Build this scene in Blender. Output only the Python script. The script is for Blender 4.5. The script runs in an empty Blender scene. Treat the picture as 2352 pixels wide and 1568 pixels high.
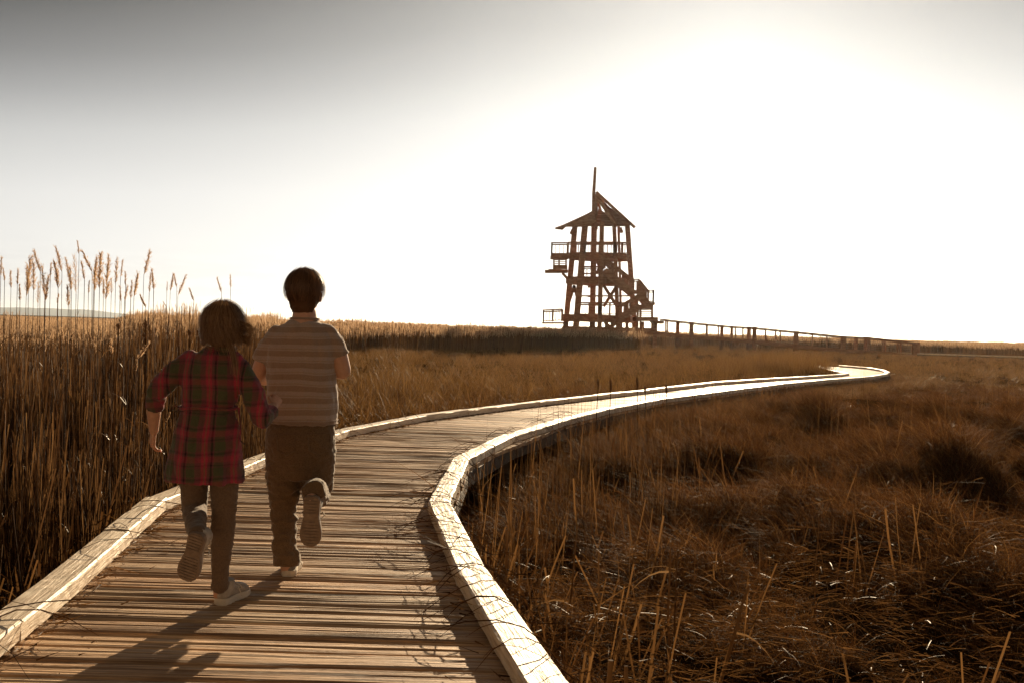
import bpy, bmesh, math, random
import numpy as np
from mathutils import Vector, Matrix, noise
from math import radians as rad, sin, cos, pi, sqrt

random.seed(7); np.random.seed(7)
RN = random.random
def U(a, b): return a + (b - a) * random.random()
scene = bpy.context.scene
col = scene.collection
V3 = Vector

# ------------------------------------------------------------------ camera
F = 2287.0
CAMZ = 1.15
ROT = Matrix.Rotation(rad(90 - 0.73), 3, 'X') @ Matrix.Rotation(rad(1.6), 3, 'Z')
CAM = V3((0, 0, CAMZ))
cd = bpy.data.cameras.new('camera'); cam = bpy.data.objects.new('camera', cd); col.objects.link(cam)
cam.matrix_world = Matrix.Translation(CAM) @ ROT.to_4x4()
cd.sensor_width = 36; cd.lens = 35.0; cd.clip_end = 20000; cd.clip_start = 0.05
scene.camera = cam

def ray(u, v):
    return (ROT @ V3(((u - 1176) / F, -(v - 784) / F, -1.0))).normalized()
def onz(u, v, z=0.0):
    d = ray(u, v); return CAM + d * ((z - CAMZ) / d.z)
def ony(u, v, y):
    d = ray(u, v); return CAM + d * (y / d.y)

# ------------------------------------------------------------------ helpers
def link(name, me, parent=None, mats=()):
    o = bpy.data.objects.new(name, me); col.objects.link(o)
    for m in (mats if isinstance(mats, (list, tuple)) else [mats]):
        if me is not None and hasattr(me, 'materials'): me.materials.append(m)
    if parent is not None:
        o.parent = parent
        o.matrix_parent_inverse = Matrix.Translation(-parent.location)
    return o
def tag(o, label, cat, group=None, kind=None):
    if label: o['label'] = label
    if cat: o['category'] = cat
    if group: o['group'] = group
    if kind: o['kind'] = kind
    return o
def empty(name, loc, label, cat, group=None):
    o = bpy.data.objects.new(name, None); col.objects.link(o); o.location = loc
    o.empty_display_size = .2
    return tag(o, label, cat, group)

class MB:
    """collects geometry for one mesh"""
    def __init__(s): s.v = []; s.f = []; s.mi = []; s.uv = None
    def add(s, vs, fs, m=0):
        n = len(s.v); s.v += [tuple(p) for p in vs]
        s.f += [tuple(i + n for i in f) for f in fs]; s.mi += [m] * len(fs)
    def beam(s, a, b, w, h, up=V3((0, 0, 1)), m=0, off=(0, 0)):
        a = V3(a); b = V3(b); d = (b - a).normalized()
        x = d.cross(up)
        if x.length < 1e-4: x = d.cross(V3((0, 1, 0)))
        x.normalize(); z = x.cross(d).normalized()
        vs = []
        for p in (a, b):
            for sx, sz in ((-1, -1), (1, -1), (1, 1), (-1, 1)):
                vs.append(p + x * (sx * w / 2 + off[0]) + z * (sz * h / 2 + off[1]))
        s.add(vs, [(3, 2, 1, 0), (4, 5, 6, 7), (0, 1, 5, 4), (1, 2, 6, 5), (2, 3, 7, 6), (3, 0, 4, 7)], m)
    def tube(s, pts, rs, n=8, m=0, flat=1.0, up=None, cap=True):
        pts = [V3(p) for p in pts]; vs = []; fs = []
        ref = up or V3((0.13, 1, 0.21)).normalized()
        for i, p in enumerate(pts):
            t = (pts[min(i + 1, len(pts) - 1)] - pts[max(i - 1, 0)])
            if t.length < 1e-9: t = V3((0, 0, 1))
            t.normalize()
            x = t.cross(ref)
            if x.length < 1e-3: x = t.cross(V3((1, 0, 0)))
            x.normalize(); y = x.cross(t).normalized()
            r = rs[i] if hasattr(rs, '__len__') else rs
            for k in range(n):
                a = 2 * pi * k / n
                vs.append(p + x * cos(a) * r + y * sin(a) * r * flat)
        for i in range(len(pts) - 1):
            for k in range(n):
                k2 = (k + 1) % n
                fs.append((i * n + k, i * n + k2, (i + 1) * n + k2, (i + 1) * n + k))
        if cap:
            fs.append(tuple(range(n - 1, -1, -1)))
            fs.append(tuple(range((len(pts) - 1) * n, len(pts) * n)))
        s.add(vs, fs, m)
    def rings(s, rings, n=28, m=0):
        """rings: (center, ux, uy) where ux, uy are half-axis vectors; closed loft"""
        vs = []; fs = []
        for c, ux, uy in rings:
            for k in range(n):
                a = 2 * pi * k / n
                vs.append(V3(c) + V3(ux) * cos(a) + V3(uy) * sin(a))
        for i in range(len(rings) - 1):
            for k in range(n):
                k2 = (k + 1) % n
                fs.append((i * n + k, i * n + k2, (i + 1) * n + k2, (i + 1) * n + k))
        fs.append(tuple(range(n - 1, -1, -1))); fs.append(tuple(range((len(rings) - 1) * n, len(rings) * n)))
        s.add(vs, fs, m)
    def ball(s, c, r, seg=14, m=0, rot=None):
        c = V3(c); r = V3((r, r, r)) if not hasattr(r, '__len__') else V3(r)
        vs = [(0, 0, 1)]; fs = []
        n = seg; k = seg // 2
        for i in range(1, k):
            t = pi * i / k
            for j in range(n): vs.append((sin(t) * cos(2 * pi * j / n), sin(t) * sin(2 * pi * j / n), cos(t)))
        vs.append((0, 0, -1))
        for j in range(n): fs.append((0, 1 + j, 1 + (j + 1) % n))
        for i in range(k - 2):
            for j in range(n):
                a = 1 + i * n + j; b = 1 + i * n + (j + 1) % n
                fs.append((a, a + n, b + n, b))
        L = len(vs) - 1
        for j in range(n): fs.append((L, 1 + (k - 2) * n + (j + 1) % n, 1 + (k - 2) * n + j))
        out = []
        for p in vs:
            q = V3((p[0] * r.x, p[1] * r.y, p[2] * r.z))
            if rot is not None: q = rot @ q
            out.append(c + q)
        s.add(out, fs, m)
    def limb(s, pts, rs, n=18, m=0):
        for i in range(len(pts) - 1):
            s.tube([pts[i], V3(pts[i]).lerp(V3(pts[i + 1]), .5), pts[i + 1]], [rs[i], (rs[i] + rs[i + 1]) / 2, rs[i + 1]], n=n, m=m)
        for p, r in zip(pts, rs): s.ball(p, r, m=m)
    def mesh(s, name, smooth=False):
        me = bpy.data.meshes.new(name); me.from_pydata(s.v, [], s.f)
        me.polygons.foreach_set('material_index', s.mi)
        if smooth: me.polygons.foreach_set('use_smooth', [True] * len(s.f))
        me.update(); return me
    def build(s, name, mats, parent=None, smooth=False):
        return link(name, s.mesh(name, smooth), parent, mats)

def remeshed(mb, name, voxel, smooth_it=4, fac=.5):
    me = mb.mesh(name + '_src'); o = bpy.data.objects.new(name + '_src', me); col.objects.link(o)
    r = o.modifiers.new('r', 'REMESH'); r.mode = 'VOXEL'; r.voxel_size = voxel; r.use_smooth_shade = True
    if smooth_it:
        sm = o.modifiers.new('s', 'SMOOTH'); sm.iterations = smooth_it; sm.factor = fac
    dg = bpy.context.evaluated_depsgraph_get()
    out = bpy.data.meshes.new_from_object(o.evaluated_get(dg))
    out.name = name
    bpy.data.objects.remove(o); bpy.data.meshes.remove(me)
    out.polygons.foreach_set('use_smooth', [True] * len(out.polygons))
    out.materials.clear()
    return out
def crumple(me, amp, scale, seed=0, stretch=(1, 1, 1), amp_fn=None):
    n = len(me.vertices); co = np.empty(n * 3); me.vertices.foreach_get('co', co)
    no = np.empty(n * 3); me.vertex_normals.foreach_get('vector', no)
    co = co.reshape(-1, 3); no = no.reshape(-1, 3)
    for i in range(n):
        p = co[i]
        q = V3((p[0] * scale * stretch[0] + seed, p[1] * scale * stretch[1], p[2] * scale * stretch[2]))
        d = noise.noise(q) * 0.65 + noise.noise(q * 2.3) * .35
        d = (abs(d) * 2 - .5) * amp
        if amp_fn: d *= amp_fn(p)
        co[i] += no[i] * d
    me.vertices.foreach_set('co', co.ravel()); me.update()

# ------------------------------------------------------------------ materials
def newmat(name):
    m = bpy.data.materials.new(name); m.use_nodes = True
    nt = m.node_tree; nt.nodes.clear()
    out = nt.nodes.new('ShaderNodeOutputMaterial')
    return m, nt, out
def N(nt, t, **k):
    n = nt.nodes.new(t)
    for a, b in k.items(): setattr(n, a, b)
    return n
def bsdf(nt, out, rough=.8, spec=.3):
    b = N(nt, 'ShaderNodeBsdfPrincipled'); b.inputs['Roughness'].default_value = rough
    b.inputs['Specular IOR Level'].default_value = spec
    nt.links.new(b.outputs[0], out.inputs[0]); return b
def ramp(nt, fac, stops, interp='LINEAR'):
    r = N(nt, 'ShaderNodeValToRGB'); r.color_ramp.interpolation = interp
    e = r.color_ramp.elements
    while len(e) < len(stops): e.new(.5)
    for i, (p, c) in enumerate(stops):
        e[i].position = p; e[i].color = (*c, 1)
    if fac is not None: nt.links.new(fac, r.inputs[0])
    return r
def noise_tex(nt, vec, scale, detail=4, rough=.55, dim='3D'):
    n = N(nt, 'ShaderNodeTexNoise'); n.inputs['Scale'].default_value = scale
    n.inputs['Detail'].default_value = detail; n.inputs['Roughness'].default_value = rough
    if vec is not None: nt.links.new(vec, n.inputs['Vector'])
    return n
def mapping(nt, src, scale=(1, 1, 1), rot=(0, 0, 0)):
    mp = N(nt, 'ShaderNodeMapping'); mp.inputs['Scale'].default_value = scale; mp.inputs['Rotation'].default_value = rot
    nt.links.new(src, mp.inputs['Vector']); return mp.outputs[0]
def bump(nt, height, b, strength=.5, dist=.01):
    bp = N(nt, 'ShaderNodeBump'); bp.inputs['Strength'].default_value = strength; bp.inputs['Distance'].default_value = dist
    nt.links.new(height, bp.inputs['Height']); nt.links.new(bp.outputs[0], b.inputs['Normal'])
def mix(nt, a, b, fac, mode='MIX'):
    m = N(nt, 'ShaderNodeMix'); m.data_type = 'RGBA'; m.blend_type = mode
    for s, i in ((fac, 0), (a, 6), (b, 7)):
        if hasattr(s, 'links') or hasattr(s, 'is_linked'): nt.links.new(s, m.inputs[i])
        elif i == 0: m.inputs[0].default_value = s
        else: m.inputs[i].default_value = (*s, 1)
    return m.outputs[2]

def straw_mat(name, cols, translucent=.45, rough=.45, spec=.35, hue_noise=True):
    m, nt, out = newmat(name)
    oi = N(nt, 'ShaderNodeObjectInfo')
    geo = N(nt, 'ShaderNodeNewGeometry')
    add = N(nt, 'ShaderNodeMath', operation='ADD'); nt.links.new(oi.outputs['Random'], add.inputs[0])
    nt.links.new(geo.outputs['Random Per Island'], add.inputs[1])
    fr = N(nt, 'ShaderNodeMath', operation='FRACT'); nt.links.new(add.outputs[0], fr.inputs[0])
    k = len(cols)
    r = ramp(nt, fr.outputs[0], [(i / (k - 1), c) for i, c in enumerate(cols)])
    b = N(nt, 'ShaderNodeBsdfPrincipled'); b.inputs['Roughness'].default_value = rough
    b.inputs['Specular IOR Level'].default_value = spec
    nt.links.new(r.outputs[0], b.inputs['Base Color'])
    t = N(nt, 'ShaderNodeBsdfTranslucent'); nt.links.new(r.outputs[0], t.inputs[0])
    mx = N(nt, 'ShaderNodeMixShader'); mx.inputs[0].default_value = translucent
    nt.links.new(b.outputs[0], mx.inputs[1]); nt.links.new(t.outputs[0], mx.inputs[2])
    nt.links.new(mx.outputs[0], out.inputs[0]); return m

def wood_mat(name, cols, grain=(1.5, 40, 40), bump_s=.5, rough=.75, spec=.3, uv=False, bdist=.004, tone=False):
    m, nt, out = newmat(name); b = bsdf(nt, out, rough, spec)
    tc = N(nt, 'ShaderNodeTexCoord')
    src = tc.outputs['UV'] if uv else tc.outputs['Object']
    v = mapping(nt, src, grain)
    n1 = noise_tex(nt, v, 1.0, 6, .62)
    n2 = noise_tex(nt, mapping(nt, src, (grain[0] * .35, grain[1] * .3, grain[2] * .3)), 1.0, 3, .5)
    blot = noise_tex(nt, src, 2.2 if not uv else 1.1, 4, .6)
    r = ramp(nt, n1.outputs[0], [(.3, cols[0]), (.5, cols[1]), (.68, cols[2])])
    c = mix(nt, r.outputs[0], cols[0], ramp(nt, blot.outputs[0], [(.45, (0, 0, 0)), (.75, (.6, .6, .6))]).outputs[0])
    if tone:
        at = N(nt, 'ShaderNodeAttribute'); at.attribute_name = 'tone'
        c = mix(nt, c, at.outputs['Color'], 1.0, 'MULTIPLY')
    nt.links.new(c, b.inputs['Base Color'])
    ad = N(nt, 'ShaderNodeMath', operation='ADD'); nt.links.new(n1.outputs[0], ad.inputs[0]); nt.links.new(n2.outputs[0], ad.inputs[1])
    bump(nt, ad.outputs[0], b, bump_s, bdist)
    return m

M_straw = straw_mat('dry_straw', [(.038, .016, .0055), (.08, .036, .012), (.165, .084, .030), (.054, .024, .008)], .45, .5, .12)
M_marsh = straw_mat('marsh_grass', [(.06, .028, .009), (.13, .066, .022), (.24, .138, .05), (.09, .044, .014)], .5, .5, .1)
M_glint = straw_mat('glossy_straw', [(.045, .019, .007), (.09, .040, .014), (.16, .08, .03)], .25, .3, .6)
M_reed = straw_mat('reed_stem', [(.042, .019, .008), (.09, .043, .017), (.20, .11, .046), (.062, .028, .011)], .34, .45, .2)
M_fine = straw_mat('fine_grass', [(.030, .011, .0035), (.060, .023, .0075), (.115, .050, .016), (.044, .017, .005), (.24, .12, .04)], .5, .6, .06)
M_plume = straw_mat('plume', [(.46, .30, .18), (.62, .45, .30), (.38, .24, .13)], .65, .9, .1)
M_stalk = straw_mat('dead_stalk', [(.16, .085, .035), (.26, .15, .065), (.2, .11, .045)], .3, .5, .2)
M_cat = straw_mat('cattail_fluff', [(.17, .09, .045), (.25, .14, .08)], .2, .95, .1)
M_deck = wood_mat('weathered_deck', [(.12, .066, .034), (.45, .29, .17), (.80, .57, .36)], grain=(2.4, 85, 1), bump_s=1.0, uv=True, bdist=.010, tone=True, rough=.6, spec=.22)
M_curb = wood_mat('weathered_kerb', [(.36, .26, .17), (.66, .55, .42), (.80, .71, .58)], grain=(5, 60, 60), bump_s=1.0, bdist=.008, uv=True, rough=.5, spec=.45)
M_fascia = wood_mat('fascia_wood', [(.05, .035, .022), (.10, .07, .045), (.15, .105, .07)], grain=(3, 3, 30))
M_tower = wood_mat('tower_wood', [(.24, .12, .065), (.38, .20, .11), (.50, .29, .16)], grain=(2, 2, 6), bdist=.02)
M_metal = wood_mat('rail_wire', [(.12, .08, .06), (.2, .14, .1), (.25, .18, .13)], grain=(2, 2, 6), rough=.4, spec=.5)

def roofmat():
    m, nt, out = newmat('roof_fabric')
    tc = N(nt, 'ShaderNodeTexCoord'); n = noise_tex(nt, mapping(nt, tc.outputs['Object'], (.6, .6, 5)), 1.5, 4)
    r = ramp(nt, n.outputs[0], [(.35, (.28, .13, .08)), (.65, (.5, .28, .19))])
    d = N(nt, 'ShaderNodeBsdfDiffuse'); t = N(nt, 'ShaderNodeBsdfTranslucent')
    nt.links.new(r.outputs[0], d.inputs[0]); nt.links.new(r.outputs[0], t.inputs[0])
    mx = N(nt, 'ShaderNodeMixShader'); mx.inputs[0].default_value = .6
    nt.links.new(d.outputs[0], mx.inputs[1]); nt.links.new(t.outputs[0], mx.inputs[2]); nt.links.new(mx.outputs[0], out.inputs[0])
    return m
M_roof = roofmat()

def soil():
    m, nt, out = newmat('marsh_soil'); b = bsdf(nt, out, 1, .0)
    tc = N(nt, 'ShaderNodeTexCoord')
    n = noise_tex(nt, tc.outputs['Object'], 3.0, 8, .65)
    r = ramp(nt, n.outputs[0], [(.35, (.014, .008, .004)), (.55, (.04, .022, .010)), (.75, (.08, .045, .02))])
    nt.links.new(r.outputs[0], b.inputs['Base Color'])
    n2 = noise_tex(nt, tc.outputs['Object'], 18, 6, .7); bump(nt, n2.outputs[0], b, 1, .06)
    return m
def simple(name, c, rough=.8, spec=.3, nscale=30, var=.25, bs=.3, sheen=0, sss=0):
    m, nt, out = newmat(name); b = bsdf(nt, out, rough, spec)
    tc = N(nt, 'ShaderNodeTexCoord'); n = noise_tex(nt, tc.outputs['Object'], nscale, 5)
    r = ramp(nt, n.outputs[0], [(.3, tuple(x * (1 - var) for x in c)), (.7, tuple(min(1, x * (1 + var)) for x in c))])
    nt.links.new(r.outputs[0], b.inputs['Base Color'])
    bump(nt, n.outputs[0], b, bs, .003)
    if sheen: b.inputs['Sheen Weight'].default_value = sheen; b.inputs['Sheen Roughness'].default_value = .4
    if sss:
        b.inputs['Subsurface Weight'].default_value = sss; b.inputs['Subsurface Scale'].default_value = .02
        b.inputs['Subsurface Radius'].default_value = (1, .35, .2)
    return m
M_skin = simple('skin', (.50, .28, .19), .55, .4, 60, .08, .1, sss=.25)
M_jeans = simple('denim', (.125, .078, .042), .85, .2, 220, .35, .4, sheen=.3)
M_legging = simple('leggings', (.13, .085, .055), .85, .2, 160, .2, .3, sheen=.2)
M_sole = simple('shoe_sole', (.20, .14, .10), .7, .3, 40, .25, .4)
M_shoeB = simple('boy_shoe', (.16, .14, .125), .7, .3, 40, .3, .3)
M_shoeG = simple('girl_shoe', (.34, .29, .24), .7, .3, 40, .3, .3)
M_lace = simple('lace', (.55, .48, .4), .8, .2, 60, .1, .2)
M_eye = simple('eye', (.6, .58, .55), .3, .5, 30, .1, 0)
M_lip = simple('lips', (.42, .16, .13), .5, .4, 30, .1, 0)
M_hill = simple('hill_haze_blue', (.13, .17, .24), 1, .1, .002, .1, 0)  # blue of the distant air put into the hill's base colour

def hairmat(name, a, b_, tr=.25):
    m, nt, out = newmat(name)
    geo = N(nt, 'ShaderNodeNewGeometry')
    r = ramp(nt, geo.outputs['Random Per Island'], [(0, a), (1, b_)])
    b = N(nt, 'ShaderNodeBsdfPrincipled'); b.inputs['Roughness'].default_value = .42; b.inputs['Specular IOR Level'].default_value = .5
    nt.links.new(r.outputs[0], b.inputs['Base Color'])
    t = N(nt, 'ShaderNodeBsdfTranslucent'); nt.links.new(r.outputs[0], t.inputs[0])
    mx = N(nt, 'ShaderNodeMixShader'); mx.inputs[0].default_value = tr
    nt.links.new(b.outputs[0], mx.inputs[1]); nt.links.new(t.outputs[0], mx.inputs[2]); nt.links.new(mx.outputs[0], out.inputs[0])
    return m
M_hairB = hairmat('brown_hair', (.09, .04, .016), (.26, .125, .055), .5)
M_hairG = hairmat('light_brown_hair', (.15, .075, .03), (.42, .24, .11), .5)

def fabric_tail(nt, b, tc, sc=700, s=.25):
    n = noise_tex(nt, tc.outputs['Object'], sc, 2); bump(nt, n.outputs[0], b, s, .002)
def band(nt, coord, period, lo, hi, off=0.0):
    """1 where fract(coord/period+off) in [lo,hi]"""
    a = N(nt, 'ShaderNodeMath', operation='MULTIPLY_ADD'); nt.links.new(coord, a.inputs[0]); a.inputs[1].default_value = 1 / period; a.inputs[2].default_value = off + 50
    f = N(nt, 'ShaderNodeMath', operation='FRACT'); nt.links.new(a.outputs[0], f.inputs[0])
    e = .02
    r = ramp(nt, f.outputs[0], [(max(lo - e, 0), (0, 0, 0)), (lo + e, (1, 1, 1)), (hi - e, (1, 1, 1)), (min(hi + e, 1), (0, 0, 0))])
    return r.outputs[0]
def striped():
    m, nt, out = newmat('striped_jersey'); b = bsdf(nt, out, .9, .15)
    tc = N(nt, 'ShaderNodeTexCoord')
    n0 = noise_tex(nt, tc.outputs['Object'], 5, 2)
    s = N(nt, 'ShaderNodeSeparateXYZ'); nt.links.new(tc.outputs['Object'], s.inputs[0])
    w = N(nt, 'ShaderNodeMath', operation='MULTIPLY_ADD'); nt.links.new(n0.outputs[0], w.inputs[0]); w.inputs[1].default_value = .02
    nt.links.new(s.outputs['Z'], w.inputs[2])
    b1 = band(nt, w.outputs[0], .052, .45, .92)
    b2 = band(nt, w.outputs[0], .052, .02, .12)
    c = mix(nt, (.36, .275, .235), (.28, .19, .14), b1)
    c = mix(nt, c, (.33, .235, .18), b2)
    hz = noise_tex(nt, tc.outputs['Object'], 400, 2)
    c = mix(nt, c, ramp(nt, hz.outputs[0], [(.3, (.75, .75, .75)), (.7, (1.15, 1.15, 1.15))]).outputs[0], 1.0, 'MULTIPLY')
    nt.links.new(c, b.inputs['Base Color'])
    b.inputs['Sheen Weight'].default_value = .35
    fabric_tail(nt, b, tc); return m
def plaid():
    m, nt, out = newmat('plaid_flannel'); b = bsdf(nt, out, .9, .15)
    tc = N(nt, 'ShaderNodeTexCoord')
    n0 = noise_tex(nt, tc.outputs['Object'], 6, 2)
    s = N(nt, 'ShaderNodeSeparateXYZ'); nt.links.new(tc.outputs['Object'], s.inputs[0])
    def warp(sock, k):
        w = N(nt, 'ShaderNodeMath', operation='MULTIPLY_ADD'); nt.links.new(n0.outputs[0], w.inputs[0]); w.inputs[1].default_value = k
        nt.links.new(sock, w.inputs[2]); return w.outputs[0]
    x = warp(s.outputs['X'], .025); z = warp(s.outputs['Z'], .03)
    P = .100
    red = (.36, .035, .06); grn = (.075, .075, .036); plum = (.15, .045, .05); dark = (.02, .010, .014); tan = (.20, .10, .06)
    cx = mix(nt, plum, red, band(nt, x, P, .08, .30)); cx = mix(nt, cx, grn, band(nt, x, P, .52, .86))
    cx = mix(nt, cx, dark, band(nt, x, P, .40, .47)); cx = mix(nt, cx, tan, band(nt, x, P, .175, .215))
    cz = mix(nt, plum, red, band(nt, z, P, .08, .30)); cz = mix(nt, cz, grn, band(nt, z, P, .52, .86))
    cz = mix(nt, cz, dark, band(nt, z, P, .36, .44)); cz = mix(nt, cz, dark, band(nt, z, P, .93, .98))
    c = mix(nt, cx, cz, .33)
    hz = noise_tex(nt, tc.outputs['Object'], 500, 2)
    c = mix(nt, c, ramp(nt, hz.outputs[0], [(.3, (.7, .7, .7)), (.7, (1.2, 1.2, 1.2))]).outputs[0], 1.0, 'MULTIPLY')
    nt.links.new(c, b.inputs['Base Color']); b.inputs['Sheen Weight'].default_value = .15
    fabric_tail(nt, b, tc); return m
M_stripe = striped(); M_plaid = plaid()

# ------------------------------------------------------------------ boardwalk outline
HC = .075
def P2(u, v, z=HC): p = onz(u, v, z); return V3((p.x, p.y, 0))
R = [V3((.42, -2.5, 0)), V3((.40, 1.6, 0)), P2(1311, 1568), P2(1122, 1307), P2(1036, 1150), P2(1076, 1053), P2(1185, 998), P2(1290, 966), P2(1402, 938),
     P2(1520, 916), P2(1654, 899), P2(1813, 879), P2(1903, 871), P2(2004, 863.5), P2(2038, 858), P2(2045, 853.5), P2(2032, 848), P2(2000, 843.3), P2(1934, 838)]
L = [V3((-1.55, -2.5, 0)), V3((-1.62, 1.6, 0)), P2(-40, 1425), P2(102, 1323), P2(332, 1143), P2(565, 1052), P2(772, 985), P2(955, 951.5), P2(1144, 929),
     P2(1290, 913), P2(1480, 893), P2(1634, 876), P2(1786, 866), P2(1864, 862), P2(1918, 858.5), P2(1940, 856)]
for i in range(2): pass
# pair up stations (left index, right index) -> boards between
l = L; r = R
far = R[-1]
Lend = [V3((R[16].x - 2.3, R[16].y + .3, 0)), V3((R[17].x - 2.0, R[17].y - .1, 0)), V3((R[18].x - 1.9, R[18].y - .3, 0))]
L = L[:15] + [L[15]] + Lend

# resample both into pairs by hand-picked index pairs
pairs = [(0, 0), (1, 1), (2, 2), (3, 3), (4, 4), (5, 5), (6, 6), (7, 7), (8, 8), (9, 9), (10, 10), (11, 11), (12, 12), (13, 12.5), (14, 13), (15, 14.5), (16, 16), (17, 17), (18, 18)]
def at(poly, t):
    i = int(math.floor(t)); f = t - i
    return poly[i].copy() if f == 0 else poly[i].lerp(poly[i + 1], f)
def aty(poly, y):
    for p, q in zip(poly, poly[1:]):
        if p.y <= y <= q.y: return p.lerp(q, (y - p.y) / (q.y - p.y))
YS = sorted({round(p.y, 4) for p in L + R if p.y < 9.0} | {9.0})
YS = [YS[0]] + [b for a_, b in zip(YS, YS[1:]) if b - a_ > .05]
ST = [(aty(L, y), aty(R, y)) for y in YS]
ST = [(a_, b_) for a_, b_ in ST if a_ and b_]
ST += [(at(L, a), at(R, b)) for a, b in pairs if a >= 7]
CENTER = [(a + b) / 2 for a, b in ST]
def seg_dist(p, a, b):
    ab = b - a; t = max(0, min(1, (p - a).dot(ab) / ab.length_squared))
    q = a + ab * t; return (p - q).length, t
def deck_info(x, y):
    """signed distance to deck border (positive outside); side: -1 left, +1 right"""
    p = V3((x, y, 0)); best = 1e9; side = 1; hw = .95
    for i in range(len(CENTER) - 1):
        d, t = seg_dist(p, CENTER[i], CENTER[i + 1])
        if d < best:
            best = d; ab = CENTER[i + 1] - CENTER[i]
            side = 1 if ab.cross(p - CENTER[i]).z < 0 else -1
            hw = ((ST[i][0] - ST[i][1]).length * (1 - t) + (ST[i + 1][0] - ST[i + 1][1]).length * t) / 2
            ii = i
    return best - hw, side

# ------------------------------------------------------------------ terrain
def gh(x, y):
    z = -.56 + .30 * min(1, max(0, (y - 8.5) / 6)) + .05 * noise.noise(V3((x * .4, y * .4, 3)))
    if y < 60:
        rgt = min(1, max(0, (x - (.9 + max(0, y - 9) * .42)) / 1.2))
        env = rgt * min(1, max(0, (y - 4.5) / 2)) * min(1, max(0, (24 - y) / 6))
        if env > 0:
            a = noise.noise(V3((x * .55 + 3, y * .38, 0))) + .5 * noise.noise(V3((x * 1.4, y * .95 + 7, 1)))
            a += .35 * noise.noise(V3((x * 2.1 + 5, y * 1.3, 4))); z += env * (.06 + .46 * a)
    return max(z, -.95)
def build_ground():
    def axis(lo, hi, c, fine, g):
        a = [c]; st = fine
        while a[-1] < hi: a.append(a[-1] + st); st = fine if a[-1] < c + 22 else st * g
        b = [c]; st = fine
        while b[-1] > lo: b.append(b[-1] - st); st = fine if b[-1] > c - 14 else st * g
        return sorted(set(a + b))
    xs = axis(-9000, 9000, 2, .22, 1.25); ys = axis(-9000, 16000, 8, .22, 1.25)
    mb = MB(); vs = [(x, y, gh(x, y)) for y in ys for x in xs]; nx = len(xs)
    fs = [(j * nx + i, j * nx + i + 1, (j + 1) * nx + i + 1, (j + 1) * nx + i) for j in range(len(ys) - 1) for i in range(nx - 1)]
    mb.add(vs, fs)
    g = mb.build('ground', soil(), smooth=True); g['kind'] = 'structure'
build_ground()

# distant hill on the left
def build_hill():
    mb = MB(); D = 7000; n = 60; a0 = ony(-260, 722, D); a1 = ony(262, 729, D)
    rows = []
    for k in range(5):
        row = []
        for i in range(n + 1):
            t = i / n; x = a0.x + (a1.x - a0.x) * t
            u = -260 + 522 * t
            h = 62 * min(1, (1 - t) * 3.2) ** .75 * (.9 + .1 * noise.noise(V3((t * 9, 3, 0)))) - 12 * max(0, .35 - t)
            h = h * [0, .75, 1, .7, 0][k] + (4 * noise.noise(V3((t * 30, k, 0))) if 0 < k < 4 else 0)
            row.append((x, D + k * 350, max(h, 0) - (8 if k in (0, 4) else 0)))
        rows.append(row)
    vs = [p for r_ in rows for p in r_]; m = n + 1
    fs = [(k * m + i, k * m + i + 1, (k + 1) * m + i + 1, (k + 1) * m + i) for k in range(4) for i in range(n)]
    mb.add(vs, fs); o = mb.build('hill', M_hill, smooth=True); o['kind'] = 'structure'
build_hill()

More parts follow.
